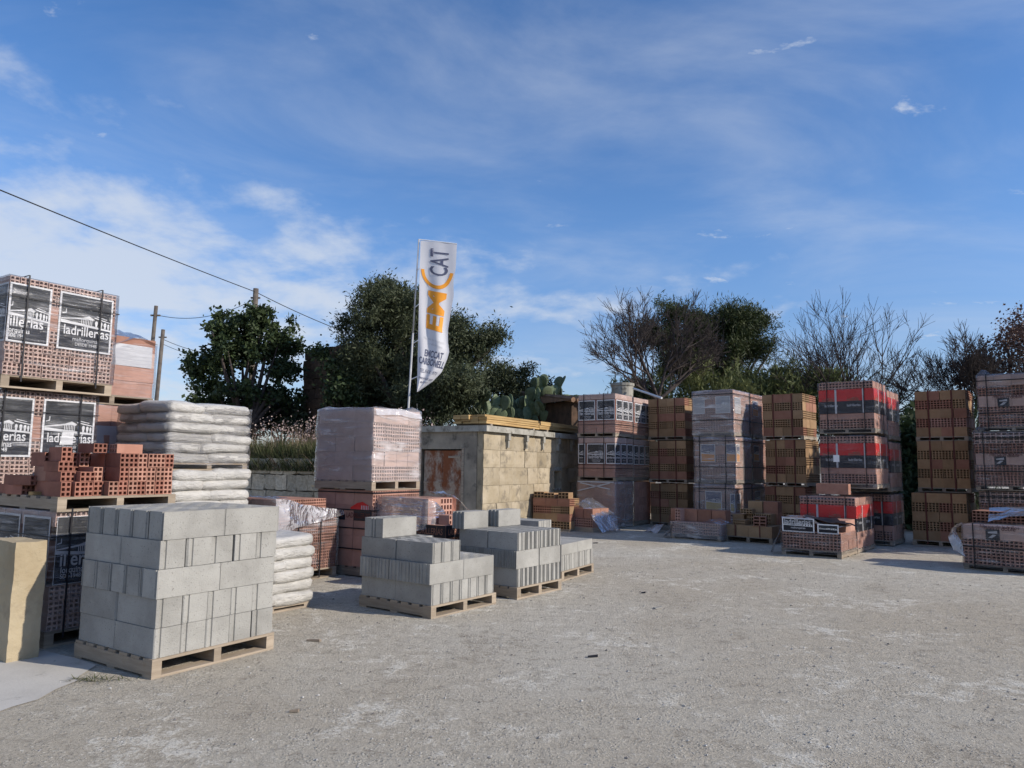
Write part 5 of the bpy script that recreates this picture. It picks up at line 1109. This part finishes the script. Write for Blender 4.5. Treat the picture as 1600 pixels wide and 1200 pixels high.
leafy('rust_tree', 'brownish small leaved tree at the right edge above the packs', 'tree', (at(1580, 640, 25).x, 25, 0), [lobe(1590, 540, 25, 1.3, 1.0), lobe(1560, 575, 25, 1.0, .9), lobe(1600, 600, 25, 1.5, 1.0), lobe(1530, 600, 25, .7, .6), lobe(1620, 520, 25, 1.0, .8)], 330, 38, .10, 'rust', 'darkbark', .15, 61, .6, (.2, .5))
def bare(name, label, base, trunk, n_main, length, spread, seed, bark='bark', depth=5, r0=.13, lean=(0, 0), shrink=.72, twig=.008):
    rg = random.Random(seed); base = Vector(base); t = thing(name, label, 'tree', tuple(base), 0, 'bare winter trees')
    bt = MB(); bc = MB(); top = Vector((lean[0], lean[1], trunk)); bt.tube([(0, 0, -.1), tuple(top*.5+Vector((.05, 0, 0))), tuple(top)], [r0*1.3, r0*1.1, r0], 9)
    def grow(p, d, L, r, k, b):
        pts = [p]; q = p.copy(); dd = d.copy(); n = 4
        for i in range(n):
            dd = (dd+Vector((rg.uniform(-1, 1), rg.uniform(-1, 1), rg.uniform(-.4, .8)))*.16).normalized(); q = q+dd*L/n; pts.append(q.copy())
        b.tube(pts, [max(r*(1-.5*i/n), twig*.6) for i in range(n+1)], 5 if k > 2 else 4 if k > 1 else 3, False)
        if k <= 0: return
        for c in range(rg.choice((2, 3, 3)) if k > 1 else rg.choice((2, 3))):
            f = rg.randint(2, n); ax = dd.orthogonal().normalized(); ax.rotate(Matrix.Rotation(rg.uniform(0, 6.28), 3, dd)); nd = dd.copy(); nd.rotate(Matrix.Rotation(rg.uniform(.3, .85), 3, ax)); nd.z += .12
            grow(pts[f], nd.normalized(), L*shrink*rg.uniform(.75, 1.15), max(r*.55, twig), k-1, bc)
        grow(pts[-1], dd, L*shrink, max(r*.5, twig), k-1, bc)
    for i in range(n_main):
        a = 6.283*i/n_main+rg.uniform(-.4, .4); tl = rg.uniform(spread*.45, spread); d = Vector((math.sin(tl)*math.cos(a), math.sin(tl)*math.sin(a)*.6, math.cos(tl))); grow(top, d, length*rg.uniform(.8, 1.15), r0*.62, depth, bt)
    bt.build('trunk', bark, t, smooth=True); bc.build('crown', bark, t, smooth=True); return t
bare('bare_tree', 'grey leafless tree spreading in front of the dark pine', (at(1040, 640, 24).x, 24, 0), 3.7, 7, 1.2, 1.15, 3, 'darkbark', 5, .105, (-.25, 0))
bare('bare_tree', 'large leafless tree with many upright branches behind the red column', (at(1345, 640, 25).x, 25, 0), 2.6, 9, 1.55, 1.05, 8, 'darkbark', 4, .10)
bare('bare_tree', 'thin leafless shoots leaning left beside the large leafless tree', (at(1290, 640, 26).x, 26, 0), 3.0, 4, 1.5, 1.2, 14, 'darkbark', 4, .08, (-.2, 0))
bare('bare_tree', 'leafless branching tree in front of the brownish tree', (at(1520, 640, 24).x, 24, 0), 2.6, 7, 1.15, .9, 23, 'darkbark', 5, .09)
# grass and dry stalks on the bank
rg = np.random.default_rng(77)
def blades(n, l0, l1, r0, r1, h, w, zf, bend=.35):
    l = rg.uniform(l0, l1, n); r = r0+(r1-r0)*rg.random(n)**1.4; B = np.array(C0)[None]+np.outer(r, np.array(RD))+np.outer(l, np.array(LD)); B[:, 2] = zf(r)
    hh = h*rg.uniform(.4, 1.2, n); a = rg.uniform(0, 6.28, n); dx = np.stack([np.cos(a), np.sin(a), np.zeros(n)], 1); bn = rg.uniform(-bend, bend, (n, 2)); tip = B.copy(); tip[:, :2] += bn*hh[:, None]; tip[:, 2] += hh; mid = B*.5+tip*.5; mid[:, 2] += hh*.08
    ww = w*rg.uniform(.6, 1.4, (n, 1)); return np.stack([B-dx*ww, B+dx*ww, mid+dx*ww*.6, tip, mid-dx*ww*.6], 1)
zf = lambda r: 1.45+.25*np.minimum(r/4, 1)
o = link('grass', fast_mesh('grass', np.concatenate([blades(12000, SLY+.1, 8.0, .25, 3.5, .55, .009, zf, .5), blades(2500, SLY, 8.0, .10, .5, .38, .008, lambda r: 1.28+0*r, .9)]), 5, 'grass')); o['kind'] = 'stuff'; o['label'] = 'green grass hanging over the rubble wall'
o = link('dry_weeds', fast_mesh('weeds', np.concatenate([blades(1500, SLY+.4, 8.0, .4, 3.0, .85, .006, zf, .15), blades(1200, SLY+.1, 8, .1, 1.2, .4, .007, lambda r: 1.3+0*r, .8)]), 5, 'dry')); o['kind'] = 'stuff'; o['label'] = 'dry brown weed stalks on the bank'
n = 230; l = rg.uniform(SLY+.4, 8, n); r = rg.uniform(.4, 2.8, n); T = np.array(C0)[None]+np.outer(r, np.array(RD))+np.outer(l, np.array(LD)); T[:, 2] = 1.6+rg.uniform(.5, 1.0, n)
o = link('seed_heads', fast_mesh('petals', leaf_faces((T[:, None, :]+rg.normal(size=(n, 9, 3))*np.array([.05, .05, .14])).reshape(-1, 3), rg, .05, .7), 4, 'petal')); o['kind'] = 'stuff'; o['label'] = 'pale flower spikes above the grassy bank'
# prickly pears
_PAD = []
def pad_mesh(seed):
    b = MB(); nu, nv = 14, 8
    for j in range(nv+1):
        ph = -math.pi/2+math.pi*j/nv
        for i in range(nu):
            th = 2*math.pi*i/nu; x = math.cos(ph)*math.cos(th)*.5; y = math.cos(ph)*math.sin(th)*.085; z = math.sin(ph)*.62+.6
            x *= .72+.42*min(z, 1); b.v.append((x+.02*math.sin(5*z+seed), y+.03*math.sin(3*z+seed), z))
    for j in range(nv):
        for i in range(nu): a = j*nu+i; c = j*nu+(i+1) % nu; b.f.append((a, c, c+nu, a+nu)); b.m.append(0)
    return b.mesh('pad', 'cactus', True)
_PAD = [pad_mesh(s) for s in (0, 1.7, 3.9)]
def cactus(label, base, stems, seed, s0=.34):
    rg_ = random.Random(seed); t = thing('prickly_pear', label, 'cactus', tuple(base), 0, 'prickly pear cacti')
    def add(p, rx, ry, rz, s, k):
        m4 = Matrix.Translation(p) @ Matrix.Rotation(rz, 4, 'Z') @ Matrix.Rotation(rx, 4, 'X') @ Matrix.Rotation(ry, 4, 'Y'); o = link('pad', rg_.choice(_PAD), t); o.matrix_local = m4 @ Matrix.Diagonal((s, s, s*1.05, 1))
        if k > 0:
            for c in range(rg_.choice((1, 2, 2, 3))):
                q = m4 @ Vector((rg_.uniform(-.3, .3)*s, 0, 1.12*s)); add(q, rx*.6+rg_.uniform(-.5, .5), ry*.7+rg_.uniform(-.65, .65), rz+rg_.uniform(-.9, .9), s*rg_.uniform(.8, 1.02), k-1)
    for (dx, dy, h, k) in stems: add(Vector((dx, dy, h)), rg_.uniform(-.3, .3), rg_.uniform(-.35, .35), rg_.uniform(-.8, .8), s0*rg_.uniform(.85, 1.15), k)
p = at(755, 640, 20.6); cactus('small prickly pear cactus behind the plank stack', (p.x, p.y, 2.2), [(-.45, 0, .5, 1), (-.2, .1, .7, 1), (.1, 0, .6, 1), (.4, .1, .6, 1), (-.3, 0, .2, 1), (.2, 0, .1, 2), (-.65, .1, .3, 2), (.65, .1, .2, 2), (.0, .1, .35, 2)], 4, .33)
p = at(858, 640, 23.2); cactus('tall prickly pear cactus beside the shed roof end', (p.x, p.y, 2.25), [(-.7, 0, .6, 1), (-.35, 0, .9, 2), (.1, .2, 1.1, 2), (.35, 0, 1.0, 2), (.6, .1, .5, 1), (0, 0, .5, 2), (-.5, .2, .3, 2), (.3, .2, .2, 2), (.75, .1, .1, 2), (-.9, .1, .2, 2), (.95, 0, .6, 1)], 11, .42)
# small litter on the yard
for i, (px, py, L, W, mt, lab) in enumerate(((491, 1002, .11, .035, 'oldwood', 'flat dark wood scrap on the ground past the tall block stack'), (1028, 951, .10, .05, 'stone', 'small flat grey scrap in mid yard'), (926, 1027, .08, .025, 'black', 'tiny black scrap lower on the yard'), (460, 1113, .05, .02, 'oldwood', 'tiny brown twig in the near foreground'), (1005, 927, .05, .03, 'black', 'tiny dark scrap beyond the low slab-topped stack'), (930, 849, .09, .05, 'black', 'dark scrap beside the low slab-topped blocks'))):
    L *= .55; W *= .55; p = ground_at(px, py); b = MB(); b.poly([(-L, -W, 0), (L*.9, -W*.8, 0), (L, W*.6, 0), (-L*.7, W, 0)]); b.poly([(-L, -W, .012), (L*.9, -W*.8, .02), (L, W*.6, .014), (-L*.7, W, .01)])
    for k in range(4):
        A = b.v[k]; Bq = b.v[(k+1) % 4]; C_ = b.v[4+(k+1) % 4]; D = b.v[4+k]; b.quad(A, Bq, C_, D)
    tag(b.build('ground_scrap', mt, None, (p.x, p.y, .003), (0, 0, random.uniform(-.6, .6))), lab, 'scrap', 'scraps on the yard')
p = ground_at(150, 1063); V = []
B = np.array([[p.x+rg.normal()*.12, p.y+rg.normal()*.03, .004] for _ in range(70)]); a = rg.uniform(0, 6.28, 70); tip = B+np.stack([np.cos(a)*.05, np.sin(a)*.05, rg.uniform(.004, .025, 70)], 1); e = np.stack([-np.sin(a), np.cos(a), a*0], 1)*.004
o = link('ground_weeds', fast_mesh('weeds', np.stack([B-e, B+e, tip+e*.3, tip-e*.3], 1), 4, 'grass')); o['kind'] = 'stuff'; o['label'] = 'sparse green weeds by the pallet of the tall block stack'
